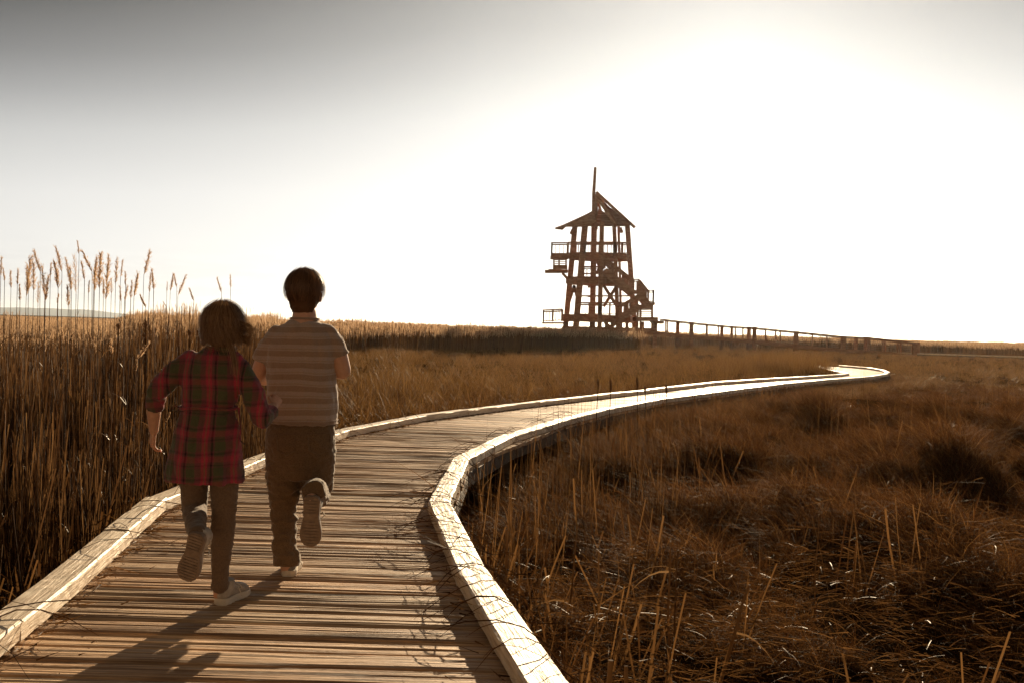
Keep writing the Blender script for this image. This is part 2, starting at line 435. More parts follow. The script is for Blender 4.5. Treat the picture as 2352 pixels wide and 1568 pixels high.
# ------------------------------------------------------------------ boardwalk
walk = empty('boardwalk', (-.9, 3, 0), 'weathered plank boardwalk winding through the marsh under the running children', 'boardwalk')
def build_deck():
    mb = MB(); uvs = []; tones = []
    z0 = 0.0
    def board(a0, b0, a1, b1):
        # a=left ends, b=right ends ; profile across the width
        near = (a0.y + b0.y) / 2 < 11
        nl = 18 if near else 8
        inner = 11 if near else 3
        prof = [(0, -.034), (0, -.010), (.035, -.003)] + [((k + 1) / (inner + 1) * .9 + .05 + U(-.02, .02) / 1, U(-.0022, .0022) + (-.0035 if RN() < .14 else 0)) for k in range(inner)] + [(.965, -.003), (1, -.010), (1, -.034)]
        e0 = U(-.012, .012); e1 = U(-.012, .012); zz = U(-.002, .002); tz = U(-.003, .003); uo = U(0, 50); vo = U(0, 50)
        tone = U(.82, 1.2) * (.8 if RN() < .12 else 1); warm = U(.93, 1.07)
        vs = []; w = (a1 - a0).length
        for i in range(nl + 1):
            t = i / nl
            p0 = a0.lerp(b0, t); p1 = a1.lerp(b1, t)
            ax = (b0 - a0).normalized()
            if i == 0: p0 = p0 - ax * e0; p1 = p1 - ax * e0
            if i == nl: p0 = p0 + ax * e1; p1 = p1 + ax * e1
            wob = .0022 * noise.noise(V3((p0.x * 2.2, p0.y * 9, uo)))
            for q_, (s, z) in enumerate(prof):
                rg = .0018 * noise.noise(V3((t * 5, q_ * 3.1 + uo, vo))) if near and 2 < q_ < len(prof) - 3 else 0
                p = p0.lerp(p1, s); vs.append((p.x, p.y, z0 + z + rg + zz + tz * (s - .5) + wob))
        k = len(prof); fs = []; n0 = len(mb.v)
        Lb = (b0 - a0).length
        for i in range(nl):
            for j in range(k - 1):
                fs.append((i * k + j, (i + 1) * k + j, (i + 1) * k + j + 1, i * k + j + 1))
                for (ii, jj) in ((i, j), (i + 1, j), (i + 1, j + 1), (i, j + 1)):
                    uvs.append((uo + ii / nl * Lb, vo + prof[jj][0] * w + (prof[jj][1] if jj in (0, k - 1) else 0)))
                tones.append((tone * warm, tone, tone / warm))
        fs.append(tuple(range(k))); uvs.extend([(uo, vo)] * k); tones.append((tone,) * 3)
        fs.append(tuple(nl * k + j for j in range(k - 1, -1, -1))); uvs.extend([(uo, vo)] * k); tones.append((tone,) * 3)
        mb.add(vs, fs)
    for s in range(len(ST) - 1):
        (l0, r0), (l1, r1) = ST[s], ST[s + 1]
        ln = ((l0 + r0) / 2 - (l1 + r1) / 2).length; n = max(1, round(ln / .147)); g = .011 / ln if ln > .3 else .02
        for k in range(n):
            t0 = k / n + g / 2; t1 = (k + 1) / n - g / 2
            board(l0.lerp(l1, t0), r0.lerp(r1, t0), l0.lerp(l1, t1), r0.lerp(r1, t1))
    me = mb.mesh('decking', True)
    uv = me.uv_layers.new(name='UVMap'); uv.data.foreach_set('uv', np.array(uvs).ravel())
    at_ = me.attributes.new('tone', 'FLOAT_COLOR', 'FACE')
    at_.data.foreach_set('color', np.array([(*t, 1) for t in tones]).ravel())
    me.shade_flat()
    link('decking', me, walk, M_deck)
build_deck()

def bent_beam(name, a, b, w, h, zc, mat, parent, rough=.006, n=None, side=1, sec=False):
    """weathered timber from a to b (ground points at outer edge), width w inward"""
    d = (b - a); Ln = d.length; d.normalize(); nrm = V3((-d.y, d.x, 0)) * side
    n = n or max(3, int(Ln / (.05 if a.y < 9 else .2))); c = .008
    prof = [(0, 0), (0, h - c), (c, h), (w * .35, h + .0015), (w * .7, h), (w - c, h), (w, h - c), (w, 0)]
    mb = MB(); vs = []; uvs = []; uo = U(0, 30); k = len(prof); zt = U(-.004, .005); sh = U(-.008, .008)
    per = [0]
    for j in range(1, k): per.append(per[-1] + math.dist(prof[j], prof[j - 1]))
    for i in range(n + 1):
        t = i / n; p = a + d * (Ln * t)
        for j, (s, z) in enumerate(prof):
            q = p + nrm * (s + sh); f = (noise.noise(V3((q.x * 7, q.y * 7, j * 1.7 + uo))) * .5 + noise.noise(V3((q.x * 22, q.y * 22, j * 1.7 + uo))) * .6) * rough
            vs.append((q.x + nrm.x * f, q.y + nrm.y * f, zc + z + zt + (f if j not in (0, k - 1) else 0)))
    fs = []
    for i in range(n):
        for j in range(k):
            j2 = (j + 1) % k
            fs.append((i * k + j, i * k + j2, (i + 1) * k + j2, (i + 1) * k + j) if side > 0 else (i * k + j, (i + 1) * k + j, (i + 1) * k + j2, i * k + j2))
            for ii, jj in ((i, j), (i, j2), (i + 1, j2), (i + 1, j)) if side > 0 else ((i, j), (i + 1, j), (i + 1, j2), (i, j2)):
                uvs.append((uo + ii / n * Ln, per[jj]))
    fs.append(tuple(range(k - 1, -1, -1)) if side > 0 else tuple(range(k))); uvs += [(uo, .1 * q) for q in range(k)]
    fs.append(tuple(n * k + j for j in range(k)) if side > 0 else tuple(n * k + j for j in range(k - 1, -1, -1))); uvs += [(uo, .1 * q) for q in range(k)]
    mb.add(vs, fs); me = mb.mesh(name, False)
    uv = me.uv_layers.new(name='UVMap'); uv.data.foreach_set('uv', np.array(uvs).ravel())
    return link(name, me, parent, mat)
CURBS = []
def build_curbs():
    for poly, side in ((L, -1), (R, 1)):
        for i in range(len(poly) - 1):
            a, b = poly[i], poly[i + 1]; Ln = (b - a).length
            n = max(1, round(Ln / 1.25)); 
            for k in range(n):
                p = a.lerp(b, k / n); q = a.lerp(b, (k + 1) / n); d = (q - p).normalized() * .003
                bent_beam('kerb_timber', p + (d if k else -d * 5), q - (d if k < n - 1 else -d * 5), .135, HC - .006, .006, M_curb, walk, side=side)
                CURBS.append((p, q, side))
                bent_beam('fascia_board', p, q, .04, .12, -.160, M_fascia, walk, side=side)
                nn = V3((-(q - p).y, (q - p).x, 0)).normalized() * side
                if not (i == 0):
                    po = p + nn * .12; mb = MB(); mb.beam((po.x, po.y, -.9), (po.x, po.y, -.045), .12, .12, up=V3((0, 1, 0)))
                    mb.build('support_post', M_fascia, walk)
build_curbs()

# ------------------------------------------------------------------ vegetation templates
def ribbon(mb, base, dirv, length, width, bend, segs=4, m=0, taper=True, tw=None, w0=1.0):
    """curved flat blade; bend: Vector added quadratically"""
    d = V3(dirv).normalized(); side = d.cross(V3((cos(tw), sin(tw), .1)) if tw is not None else V3((U(-1, 1), U(-1, 1), .1)))
    if side.length < 1e-4: side = V3((1, 0, 0))
    side.normalize(); vs = []; fs = []
    for i in range(segs + 1):
        t = i / segs
        p = V3(base) + d * (length * t) + V3(bend) * (length * t * t)
        w = width * (w0 if i == 0 else 1) * ((1 - t) ** .7 if taper else 1) * .5
        if i == segs and taper: vs.append(p)
        else: vs += [p - side * w, p + side * w]
    for i in range(segs):
        if i == segs - 1 and taper: fs.append((2 * i, 2 * i + 1, 2 * i + 2))
        else: fs.append((2 * i, 2 * i + 1, 2 * i + 3, 2 * i + 2))
    mb.add(vs, fs, m)
def plume(mb, a, b, width, droop, n=90, m=0, rng=random):
    """feathery reed panicle from base a to tip b"""
    a = V3(a); b = V3(b); L_ = (b - a).length; ax = (b - a).normalized()
    mb.tube([a, a.lerp(b, .5), b], [.0022, .0014, .0006], n=4, m=m)
    for i in range(n):
        t = (i + .5) / n * .97
        env = sin(pi * min(1, t * .92 + .06)) ** .75
        p = a.lerp(b, t)
        an = U(0, 2 * pi); out = V3((cos(an), sin(an), 0))
        d = (ax * U(.9, 1.6) + out * U(.25, .75) + droop * .6).normalized()
        ln = L_ * U(.12, .26) * (1.15 - .45 * t)
        ribbon(mb, p, d, ln, .0042 * width, V3((out.x * .1, out.y * .1, -.12)) + droop * U(.2, .7), 3, m)
        for q in range(3):
            s = U(.3, .95); pp = p + d * ln * s
            ribbon(mb, pp, (d + V3((U(-.6, .6), U(-.6, .6), U(-.3, .3)))).normalized(), ln * .35, .0035 * width, V3((0, 0, -.2)) + droop * .3, 2, m)

TPL = {}
def template(kind, mb, mats):
    c = TPL.get(kind)
    if c is None: c = TPL[kind] = bpy.data.collections.new('tpl_' + kind)
    o = bpy.data.objects.new('%s_%02d' % (kind, len(c.objects)), mb.mesh(kind))
    for m in mats: o.data.materials.append(m)
    c.objects.link(o)

for s in range(5):      # fine matted grass, combed by the wind to the left and towards the viewer
    mb = MB()
    for i in range(75):
        a = U(0, 2 * pi); r_ = U(0, .12); ln = U(.24, .5)
        w = V3((U(-.75, .1), U(-.8, .35), U(-.6, -.15)))
        ribbon(mb, (cos(a) * r_, sin(a) * r_, -.02), (U(-.45, .3), U(-.45, .35), 1), ln, U(.0026, .0052), w, 5)
    template('fine', mb, [M_fine])
for s in range(5):      # tall reed clump (height 1 unit = 1 m)
    mb = MB()
    for i in range(26):
        a = U(0, 2 * pi); r_ = U(0, .26); h = U(.85, 1.0) if RN() < .75 else U(.4, .85); lean = V3((random.gauss(0, .055), random.gauss(0, .05), 0)) * (1 if RN() < .9 else 3.5)
        b = V3((cos(a) * r_, sin(a) * r_, -.05)); d = (V3((0, 0, 1)) + lean).normalized()
        bd = V3((U(-.05, .05), U(-.05, .05), 0))
        ribbon(mb, b, d, h, U(.0035, .0065), bd, 3, 0, taper=False, tw=U(0, 6.28))
        for k in range(random.choice((0, 1, 1, 2))):   # leaves
            t = U(.2, .9); p = b + d * h * t + bd * h * t * t; an = U(0, 2 * pi)
            ribbon(mb, p, (cos(an) * .25, sin(an) * .25, U(.7, 1.2)), U(.08, .2), U(.003, .006), V3((cos(an) * .3, sin(an) * .3, -U(.2, 1.0))), 3, 0)
        if False:
            tip = b
            for k in range(12):
                p = tip - d * U(0, .09); ribbon(mb, p, (U(-.4, .4), U(-.4, .4), 1), U(.03, .08), .005, V3((U(-.3, .3), 0, -.1)), 2, 1)
    template('reed', mb, [M_reed, M_plume])
for s in range(5):      # reed clump with feathery tips, used behind the front rows
    mb = MB()
    for i in range(22):
        a = U(0, 2 * pi); r_ = U(0, .28); h = U(.95, 1.03) if RN() < .8 else U(.85, .95)
        b = V3((cos(a) * r_, sin(a) * r_, -.05)); d = V3((U(-.06, .06), U(-.06, .06), 1)).normalized(); bd = V3((U(-.05, .05), U(-.05, .05), 0))
        ribbon(mb, b, d, h, U(.004, .007), bd, 3, 0, taper=False, tw=U(0, 6.28))
        tip = b + d * h + bd * h
        for k in range(14):
            p = tip - d * U(-.02, .055); ribbon(mb, p, (U(-.3, .3), U(-.3, .3), 1), U(.02, .05), .0045, V3((U(-.3, .3), 0, -.1)), 2, 1)
        for k in range(1):
            p = b + d * h * U(.3, .9); an = U(0, 6.28); ribbon(mb, p, (cos(an) * .3, sin(an) * .3, .9), U(.08, .2), .005, V3((cos(an) * .3, 0, -.6)), 3, 0)
    template('reedtip', mb, [M_reed, M_plume])
for s in range(4):      # far reed clump: fewer, wider
    mb = MB()
    for i in range(22):
        b = V3((U(-.5, .5), U(-.5, .5), -.05)); h = U(.75, 1.02); d = (V3((U(-.08, .08), U(-.08, .08), 1))).normalized()
        ribbon(mb, b, d, h, U(.012, .022), V3((U(-.06, .06), U(-.05, .05), 0)), 2, 0, taper=False, tw=U(0, 6.28))
        for k in range(12):
            p = b + d * h * U(.80, 1.0); ribbon(mb, p, (U(-.5, .5), U(-.4, .4), 1), U(.05, .13), .016, V3((U(-.3, .3), 0, -.2)), 2, 1)
        for k in range(2):
            p = b + d * h * U(.3, .85); an = U(0, 6.28)
            ribbon(mb, p, (cos(an) * .5, sin(an) * .5, .8), U(.15, .28), .012, V3((cos(an) * .3, 0, -.6)), 2, 0)
    template('farreed', mb, [M_reed, M_plume])
for s in range(5):      # mid-height marsh grass (unit height)
    mb = MB()
    for i in range(34):
        a = U(0, 2 * pi); r_ = U(0, .22); h = U(.45, 1.0)
        ribbon(mb, (cos(a) * r_, sin(a) * r_, -.03), (U(-.3, .3), U(-.3, .3), 1), h, U(.005, .009), V3((U(-.3, .25), U(-.25, .25), -U(0, .25))), 4)
    template('marsh', mb, [M_marsh])
for s in range(5):      # broken cattail stalks and upright dead stems
    mb = MB()
    for i in range(9):
        b = V3((U(-.12, .12), U(-.12, .12), -.05)); h = U(.2, .75)
        d = V3((U(-.22, .22), U(-.22, .22), 1)).normalized()
        ribbon(mb, b, d, h, U(.006, .013), V3((U(-.08, .08), U(-.08, .08), 0)), 3, 0, taper=RN() < .3, tw=U(0, 6.28))
        if RN() < .25:
            p = b + d * h * U(.6, 1); an = U(0, 6.28)
            ribbon(mb, p, (cos(an), sin(an), -.2), U(.15, .4), .009, V3((0, 0, -.5)), 2, 0)
    template('stalk', mb, [M_straw])
for s in range(5):      # fallen straw
    mb = MB()
    for i in range(26):
        an = U(0, 2 * pi)
        ribbon(mb, (U(-.3, .3), U(-.3, .3), U(0, .10)), (cos(an), sin(an), U(-.12, .35)), U(.06, .22), U(.002, .0045), V3((U(-.3, .3), U(-.3, .3), U(-.5, .05))), 4, 1 if RN() < .06 else 0)
    template('litter', mb, [M_straw, M_glint])
for s in range(4):      # thin upright stems
    mb = MB()
    for i in range(5):
        b = V3((U(-.2, .2), U(-.2, .2), -.05)); h = U(.5, 1.0)
        ribbon(mb, b, (U(-.07, .07), U(-.07, .07), 1), h, U(.005, .010), V3((U(-.05, .05), U(-.05, .05), 0)), 3, 0, taper=True, tw=U(0, 6.28))
        if RN() < .5: ribbon(mb, b + V3((0, 0, h * .4)), (U(-.4, .4), U(-.4, .4), 1), U(.2, .4), .007, V3((U(-.5, .5), U(-.5, .5), -.4)), 4, 0)
    template('stem', mb, [M_straw])

def scatter(name, kind, pts, cat, label):
    """pts: list of (x,y,z,rx,ry,rz,sx,sy,sz)"""
    A = np.array(pts, dtype=np.float32); n = len(A)
    me = bpy.data.meshes.new(name); me.vertices.add(n); me.vertices.foreach_set('co', A[:, :3].ravel())
    for nm, c in (('rot', A[:, 3:6]), ('scl', A[:, 6:9])):
        at_ = me.attributes.new(nm, 'FLOAT_VECTOR', 'POINT'); at_.data.foreach_set('vector', np.ascontiguousarray(c).ravel())
    ix = me.attributes.new('idx', 'INT', 'POINT'); ix.data.foreach_set('value', np.random.randint(0, len(TPL[kind].objects), n).astype(np.int32))
    o = link(name, me)
    ng = bpy.data.node_groups.new(name, 'GeometryNodeTree')
    ng.interface.new_socket('Geometry', in_out='INPUT', socket_type='NodeSocketGeometry')
    ng.interface.new_socket('Geometry', in_out='OUTPUT', socket_type='NodeSocketGeometry')
    gi = N(ng, 'NodeGroupInput'); go = N(ng, 'NodeGroupOutput')
    ci = N(ng, 'GeometryNodeCollectionInfo'); ci.inputs['Collection'].default_value = TPL[kind]
    ci.inputs['Separate Children'].default_value = True; ci.inputs['Reset Children'].default_value = True
    ip = N(ng, 'GeometryNodeInstanceOnPoints'); ip.inputs['Pick Instance'].default_value = True
    def na(nm, t): q = N(ng, 'GeometryNodeInputNamedAttribute', data_type=t); q.inputs[0].default_value = nm; return q.outputs[0]
    e2r = N(ng, 'FunctionNodeEulerToRotation')
    Lk = ng.links.new
    Lk(gi.outputs[0], ip.inputs['Points']); Lk(ci.outputs[0], ip.inputs['Instance']); Lk(na('idx', 'INT'), ip.inputs['Instance Index'])
    Lk(na('rot', 'FLOAT_VECTOR'), e2r.inputs[0]); Lk(e2r.outputs[0], ip.inputs['Rotation']); Lk(na('scl', 'FLOAT_VECTOR'), ip.inputs['Scale'])
    Lk(ip.outputs[0], go.inputs[0])
    md = o.modifiers.new('scatter', 'NODES'); md.node_group = ng
    tag(o, label, cat, kind='stuff')
    return o

def tall_boundary(y):
    if y < 10: return -1.0
    if y < 42: return -.215 * y - .2
    if y < 72: return -9.2 + (y - 42) * .42 + 3 * noise.noise(V3((y * .35, 1, 1)))
    return 9.5 if y < 100 else 200
near_reed = []; tip_reed = []; far_reed = []; mid = []; fine = []; stalk = []; litter = []; stem = []
def inview(x, y, m=1.0): return abs(x) < y * .62 + m + 1.2
def cell(y0, y1, dens, fn):
    area = 0; 
    x0 = -(y1 * .62 + 2.7); x1 = -x0
    n = int((y1 - y0) * (x1 - x0) * dens)
    for _ in range(n):
        x = U(x0, x1); y = U(y0, y1)
        if inview(x, y, 1.5): fn(x, y)
def f_nearreed(x, y):
    if x > tall_boundary(y): return
    d, s = deck_info(x, y)
    if s > 0 or d < .28: return
    z = gh(x, y)
    edge = min(1, (d - .1) / .8)
    top = (.95 - y * .006 if x / y < -.38 else 1.10) + .12 * noise.noise(V3((x * .9, y * .6, 5))) + U(-.10, .08) + (U(.06, .24) if RN() < .05 else 0) + min(.25, y * .006)
    if y > 4: top -= 0
    h = (top - z) * (.5 + .5 * edge)
    if y < 5.5: h *= max(.55, 1 - (5.5 - y) * .13)
    (near_reed if y < 11 + 5 * RN() else tip_reed).append((x, y, z, U(-.05, .05), U(-.05, .05), U(0, 6.28), U(.8, 1.1), U(.8, 1.1), h))
cell(2.2, 12, 22, f_nearreed)
cell(12, 28, 8, f_nearreed)
def f_far(x, y):
    tb = tall_boundary(y)
    px = x / y * F + 1176
    d, s = deck_info(x, y) if y < 50 else (9, -1)
    if d < .6: return
    z = gh(x, y)
    if x < tb:
        top = (.92 if px < 290 else 1.2) + .30 * noise.noise(V3((x * .12, y * .12, 9))) * (.3 if px < 290 else 1) + U(-.28, .2) * (.5 if px < 290 else 1) + (.12 if y > 60 and px > 290 else 0)
        if y > 100 and px > 1600: top = 1.1 + .5 * noise.noise(V3((x * .05, y * .02, 4))) + U(-.1, .2)
        h = top - z
    elif y < 100:
        return
    else: h = 1.7
    far_reed.append((x, y, z, U(-.06, .06), U(-.06, .06), U(0, 6.28), 1.1, 1.1, h))
cell(28, 60, 1.6, f_far)
cell(60, 130, .7, f_far)
cell(130, 260, .12, f_far)
def f_mid(x, y):
    d, s = deck_info(x, y) if y < 50 else (9, -1)
    if d < .22 or x < tall_boundary(y) - .5: return
    z = gh(x, y)
    nz = noise.noise(V3((x * .3, y * .18, 2)))
    if s > 0 and y < 48:
        if y < 24: return
        h = .22 + .2 * nz + (y - 24) * .012
    else:
        h = .5 + .22 * nz + U(-.1, .15)
        if d < 1: h *= .62
        if 38 > y > 30 and 5 < x < 11: h += .1
    if h < .12: return
    mid.append((x, y, z, U(-.1, .1), U(-.1, .1), U(0, 6.28), U(.8, 1.2), U(.8, 1.2), h * U(.8, 1.1)))
def f_bend(x, y):
    d, s = deck_info(x, y)
    if s > 0 or d < .12 or d > 3.2 or not (8.6 < x < 13.2): return
    mid.append((x, y, gh(x, y), U(-.1, .1), U(-.1, .1), U(0, 6.28), 1.2, 1.2, U(1.0, 1.35) if (y < 38 and d < 2.4) else U(.7, 1.0)))
cell(29, 47, 9, f_bend)
def f_under(x, y):
    d, s = deck_info(x, y)
    if not (-.5 < d < .5): return
    fine.append((x, y, gh(x, y) - .05, U(-.2, .2), U(-.2, .2), U(0, 6.28), 1.1, 1.1, U(.7, 1.2)))
def f_edge(x, y):
    d, s = deck_info(x, y)
    if s > 0 and -.05 < d < (1.3 if y > 12 else .7): mid.append((x, y, gh(x, y), U(-.15, .15), U(-.15, .15), U(0, 6.28), 1, 1, U(.25, .42) * (1 if y > 12 else .8)))
cell(9, 36, 14, f_edge)
cell(3, 14, 30, f_under); cell(14, 38, 9, f_under)
cell(6, 24, 6, f_mid); cell(24, 50, 3.2, f_mid); cell(50, 104, 1.1, f_mid)
def f_fine(x, y):
    d, s = deck_info(x, y)
    if s < 0 or d < .35: return
    z = gh(x, y); k = U(.75, 1.25) * (1.05 if y > 6.5 else .7)
    nz = noise.noise(V3((x * .7, y * .5, 12)))
    if y > 17 and nz < .15 and RN() < .5: return
    n3 = noise.noise(V3((x * 1.2 + 9, y * .75, 2)))
    if n3 < -.12 and RN() < .75: return
    k *= 1 + .5 * n3
    fine.append((x, y, z, U(-.25, .25), U(-.25, .25), U(-.7, .7), k, k, k * (U(.8, 1.1)) * (.6 if y > 18 else 1)))
cell(3, 17, 62, f_fine); cell(17, 30, 12, f_fine)
def f_fine_left(x, y):
    d, s = deck_info(x, y)
    if s > 0 or d < .18 or x < tall_boundary(y) and d > .8: return
    k = U(.5, .9); fine.append((x, y, gh(x, y), U(-.2, .2), U(-.2, .2), U(0, 6.28), k, k, k))
cell(3, 24, 12, f_fine_left)
def f_litter(x, y):
    d, s = deck_info(x, y)
    if d < .3: return
    z = gh(x, y)
    if s > 0:
        p = .9 if y < 6.5 else (.08 if y < 15 else .35)
    else: p = .9 if d < 1.6 else .1
    if RN() > p: return
    k = U(.7, 1.3); litter.append((x, y, z + U(.02, .22) * (1 if s < 0 or y < 8 else .8), U(-.3, .3), U(-.3, .3), U(0, 6.28), k, k, k))
cell(2.4, 9, 38, f_litter); cell(9, 34, 5, f_litter)
def f_stalk(x, y):
    d, s = deck_info(x, y)
    if d < .1: return
    if s > 0: p = (.40 if d < .9 else .03) if y < 6.5 else (.15 if d < 1.6 and y < 12 else .02)
    else: p = .95 if d < 1.3 and y < 9 else (.25 if d < .8 else 0)
    if RN() > p: return
    k = U(.7, 1.15); stalk.append((x, y, gh(x, y), U(-.15, .15), U(-.15, .15), U(0, 6.28), 1, 1, k * (1.0 if s < 0 else .85)))
cell(2.4, 14, 22, f_stalk)
def f_stem(x, y):
    d, s = deck_info(x, y)
    if d < .12: return
    px = x / y * F + 1176
    if s > 0:
        p = 1.0 if (1060 < px < 1560 and 6.4 < y < 13 and d < 2.2) else (.3 if 1500 < px < 1800 and y > 12 else .05)
        h = U(.75, 1.25)
    else: p = .5 if d < 1.5 and y > 12 else .1; h = U(.6, .95)
    if RN() > p: return
    stem.append((x, y, gh(x, y), U(-.06, .06), U(-.06, .06), U(0, 6.28), 1, 1, h))
cell(3, 20, 7, f_stem)

scatter('reed_bed', 'reed', near_reed, 'reeds', 'dense brown reed bed left of the boardwalk behind the children')
scatter('reed_bed_back', 'reedtip', tip_reed, 'reeds', 'brown reeds with fuzzy tips further back on the left')
scatter('far_reed_bed', 'farreed', far_reed, 'reeds', 'distant reed field with sunlit pale tops along the horizon')
scatter('marsh_grass', 'marsh', mid, 'grass', 'knee-high golden marsh grass between the boardwalk and the tower')
scatter('matted_grass', 'fine', fine, 'grass', 'fine russet grass lying in wind-combed mounds right of the boardwalk')
scatter('fallen_straw', 'litter', litter, 'straw', 'tangled fallen straw on the dark marsh floor beside the boardwalk')
scatter('broken_stalks', 'stalk', stalk, 'stalks', 'short broken dead stalks standing close along both kerbs')
scatter('upright_stems', 'stem', stem, 'stems', 'thin dry upright stems in front of the boardwalk bend')
print('counts', len(near_reed), len(far_reed), len(mid), len(fine), len(litter), len(stalk), len(stem))

# straw litter lying on the deck along the kerbs
def deck_litter():
    mb = MB()
    for p, q, side in CURBS:
        Ln = (q - p).length; d = (q - p).normalized(); nn = V3((-d.y, d.x, 0)) * side
        if p.y < 2 and q.y < 2: continue
        if p.y > 16: continue
        dens = 70 if side < 0 else 26
        for _ in range(int(Ln * dens)):
            t = U(0, Ln); off = .145 + abs(random.gauss(0, .03)) + (.0 if RN() < .85 else U(0, .25))
            b = p + d * t + nn * off; b.z = .004 + U(0, .010)
            an = math.atan2(d.y, d.x) + random.gauss(0, .6) + (pi if RN() < .5 else 0)
            ribbon(mb, b, (cos(an), sin(an), U(-.02, .1)), U(.02, .10) * (1 if RN() < .9 else 2.2), U(.003, .008), V3((U(-.3, .3), U(-.3, .3), -.02)), 2, 0, tw=None)
        for _ in range(int(Ln * (16.0 if side > 0 else 2.5))):   # wisps leaning over the kerb
            if q.y > 11: continue
            t = U(0, Ln); b = p + d * t - nn * U(.0, .05); b.z = -.12
            ribbon(mb, b, (nn.x * .8 + U(-.3, .3), nn.y * .8 + U(-.5, .5), U(1.2, 2.6)), U(.22, .60), U(.0025, .006), V3((nn.x * .55, nn.y * .5 + U(-.4, .4), -U(.1, .7))), 6, 0)
    for p, q, side in CURBS:      # bent straws lying over the kerbs
        Ln = (q - p).length; d = (q - p).normalized(); nn = V3((-d.y, d.x, 0)) * side
        if (p.y + q.y) / 2 < 2.4 or p.y > 12: continue
        for _ in range(int(Ln * ((9 if p.y < 7 else 4) if side > 0 else 3.5) + RN())):
            t = U(0, Ln); sk = U(-.35, .35); h = U(.0, .11) ** 1.3; e = U(.05, .34)
            A = p + d * t - nn * U(.05, .22) + V3((0, 0, -U(.02, .25))); B = p + d * (t + sk * .3) + nn * U(.0, .10) + V3((0, 0, HC + .008 + h))
            C_ = p + d * (t + sk) + nn * (.10 + e) + V3((0, 0, U(.008, .09) if e > .06 else HC + .01))
            pts = [A * (1 - k) ** 2 + (B * 2 - (A + C_) * .5) * (2 * k * (1 - k)) + C_ * k * k for k in [i / 7 for i in range(8)]]
            for w_ in pts: w_.z = max(w_.z, .006)
            mb.tube(pts, [U(.0012, .0026)] * 7 + [.0006], n=4)
    o = mb.build('straw_litter', M_straw)
    tag(o, 'dry straw bits caught along the kerbs on the planks', 'straw', kind='stuff')
deck_litter()

# ------------------------------------------------------------------ individual plumed reeds against the sky
def c3(x, y): return (x * .2929, 516.8 + y * .2929)
PL = [(10,255,5,400,.7),(25,345,35,440,.6),(80,365,85,500,.8),(265,200,315,370,.9),(240,250,205,560,1.3),(262,300,262,520,1.0),(140,350,135,470,.7),
 (400,300,395,400,.7),(440,180,485,370,1.0),(378,400,355,600,1.0),(430,290,455,500,1.3),(515,260,550,440,.8),(605,125,620,230,.6),(640,290,662,430,.8),
 (583,240,596,540,.5),(645,205,722,370,1.0),(757,260,735,480,1.0),(787,225,780,500,1.3),(850,255,830,590,1.2),(917,265,905,465,.8),(962,275,945,410,.6),
 (980,370,985,480,.6),(938,480,950,600,.7),(1080,380,1050,560,1.1),(1033,440,1025,580,.6),(1175,205,1128,390,1.0),(1190,350,1205,510,.8),(1180,385,1170,530,.7),
 (1312,450,1308,525,.5),(1360,385,1335,520,1.0),(1364,390,1386,490,.8),(1452,400,1395,555,.9),(1485,500,1520,595,.9),(1703,415,1737,530,.8),(1805,393,1808,500,.6),
 (530,480,535,640,.9),(700,440,693,540,.7),(1098,550,1142,650,1.0),(1278,600,1302,640,.6),(300,450,297,620,.6),(872,420,872,540,.5),(150,470,156,600,.8),(457,540,450,620,.7),
 (330,330,350,560,.8),(545,330,560,520,.9),(1000,480,975,600,.7),(210,330,222,520,.9),(745,330,740,520,1.0),(812,430,810,560,.7)]
PL.sort()
ORD = ['first','second','third','fourth','fifth','sixth','seventh','eighth','ninth','tenth','eleventh','twelfth','thirteenth','fourteenth','fifteenth','sixteenth','seventeenth','eighteenth','nineteenth','twentieth']
def ordn(i):
    if i < 20: return ORD[i]
    t = {2: 'twenty', 3: 'thirty', 4: 'forty'}[(i + 1) // 10]; k = (i + 1) % 10
    return t + ('-' + ORD[k - 1] if k else {'twenty': '', 'thirty': '', 'forty': ''}[t]) if k else {'twenty': 'twentieth', 'thirty': 'thirtieth', 'forty': 'fortieth'}[t]
def make_reed(tip, base, w, D, label, group='plumed reeds against the sky', lean=.08, rnd=True):
    tp = ony(*tip, D); pb = ony(*base, D)
    ax = (tp - pb)
    foot = V3((pb.x - ax.x * .35 + U(-lean, lean), pb.y + U(-.06, .06), gh(pb.x, pb.y) - .03))
    root = empty('plumed_reed', foot, label, 'reed', group)
    mb = MB(); ctrl = pb - V3((ax.x * .2, 0, (pb.z - foot.z) * .5))
    pts = [foot * (1 - t) ** 2 + ctrl * (2 * t * (1 - t)) + pb * t * t for t in [i / 8 for i in range(9)]]
    mb.tube(pts, [.0042 - .0022 * i / 8 for i in range(9)], n=5)
    for k in range(3):
        t = random.choice((3, 4, 5, 6)); an = U(0, 6.28)
        ribbon(mb, pts[t], (cos(an) * .5, sin(an) * .5, 1), U(.15, .3), U(.005, .009), V3((cos(an) * .4, 0, -.7)), 4)
    mb.build('stem', M_reed, root)
    pm = MB(); dr = V3((-.25 if ax.x < 0 else .25, 0, 0)) * min(1, abs(ax.x) * 8) + V3((U(.02, .12), 0, 0))
    plume(pm, pb, tp, w, dr, n=int(55 + 45 * w))
    pm.build('plume', M_plume, root)
    return root
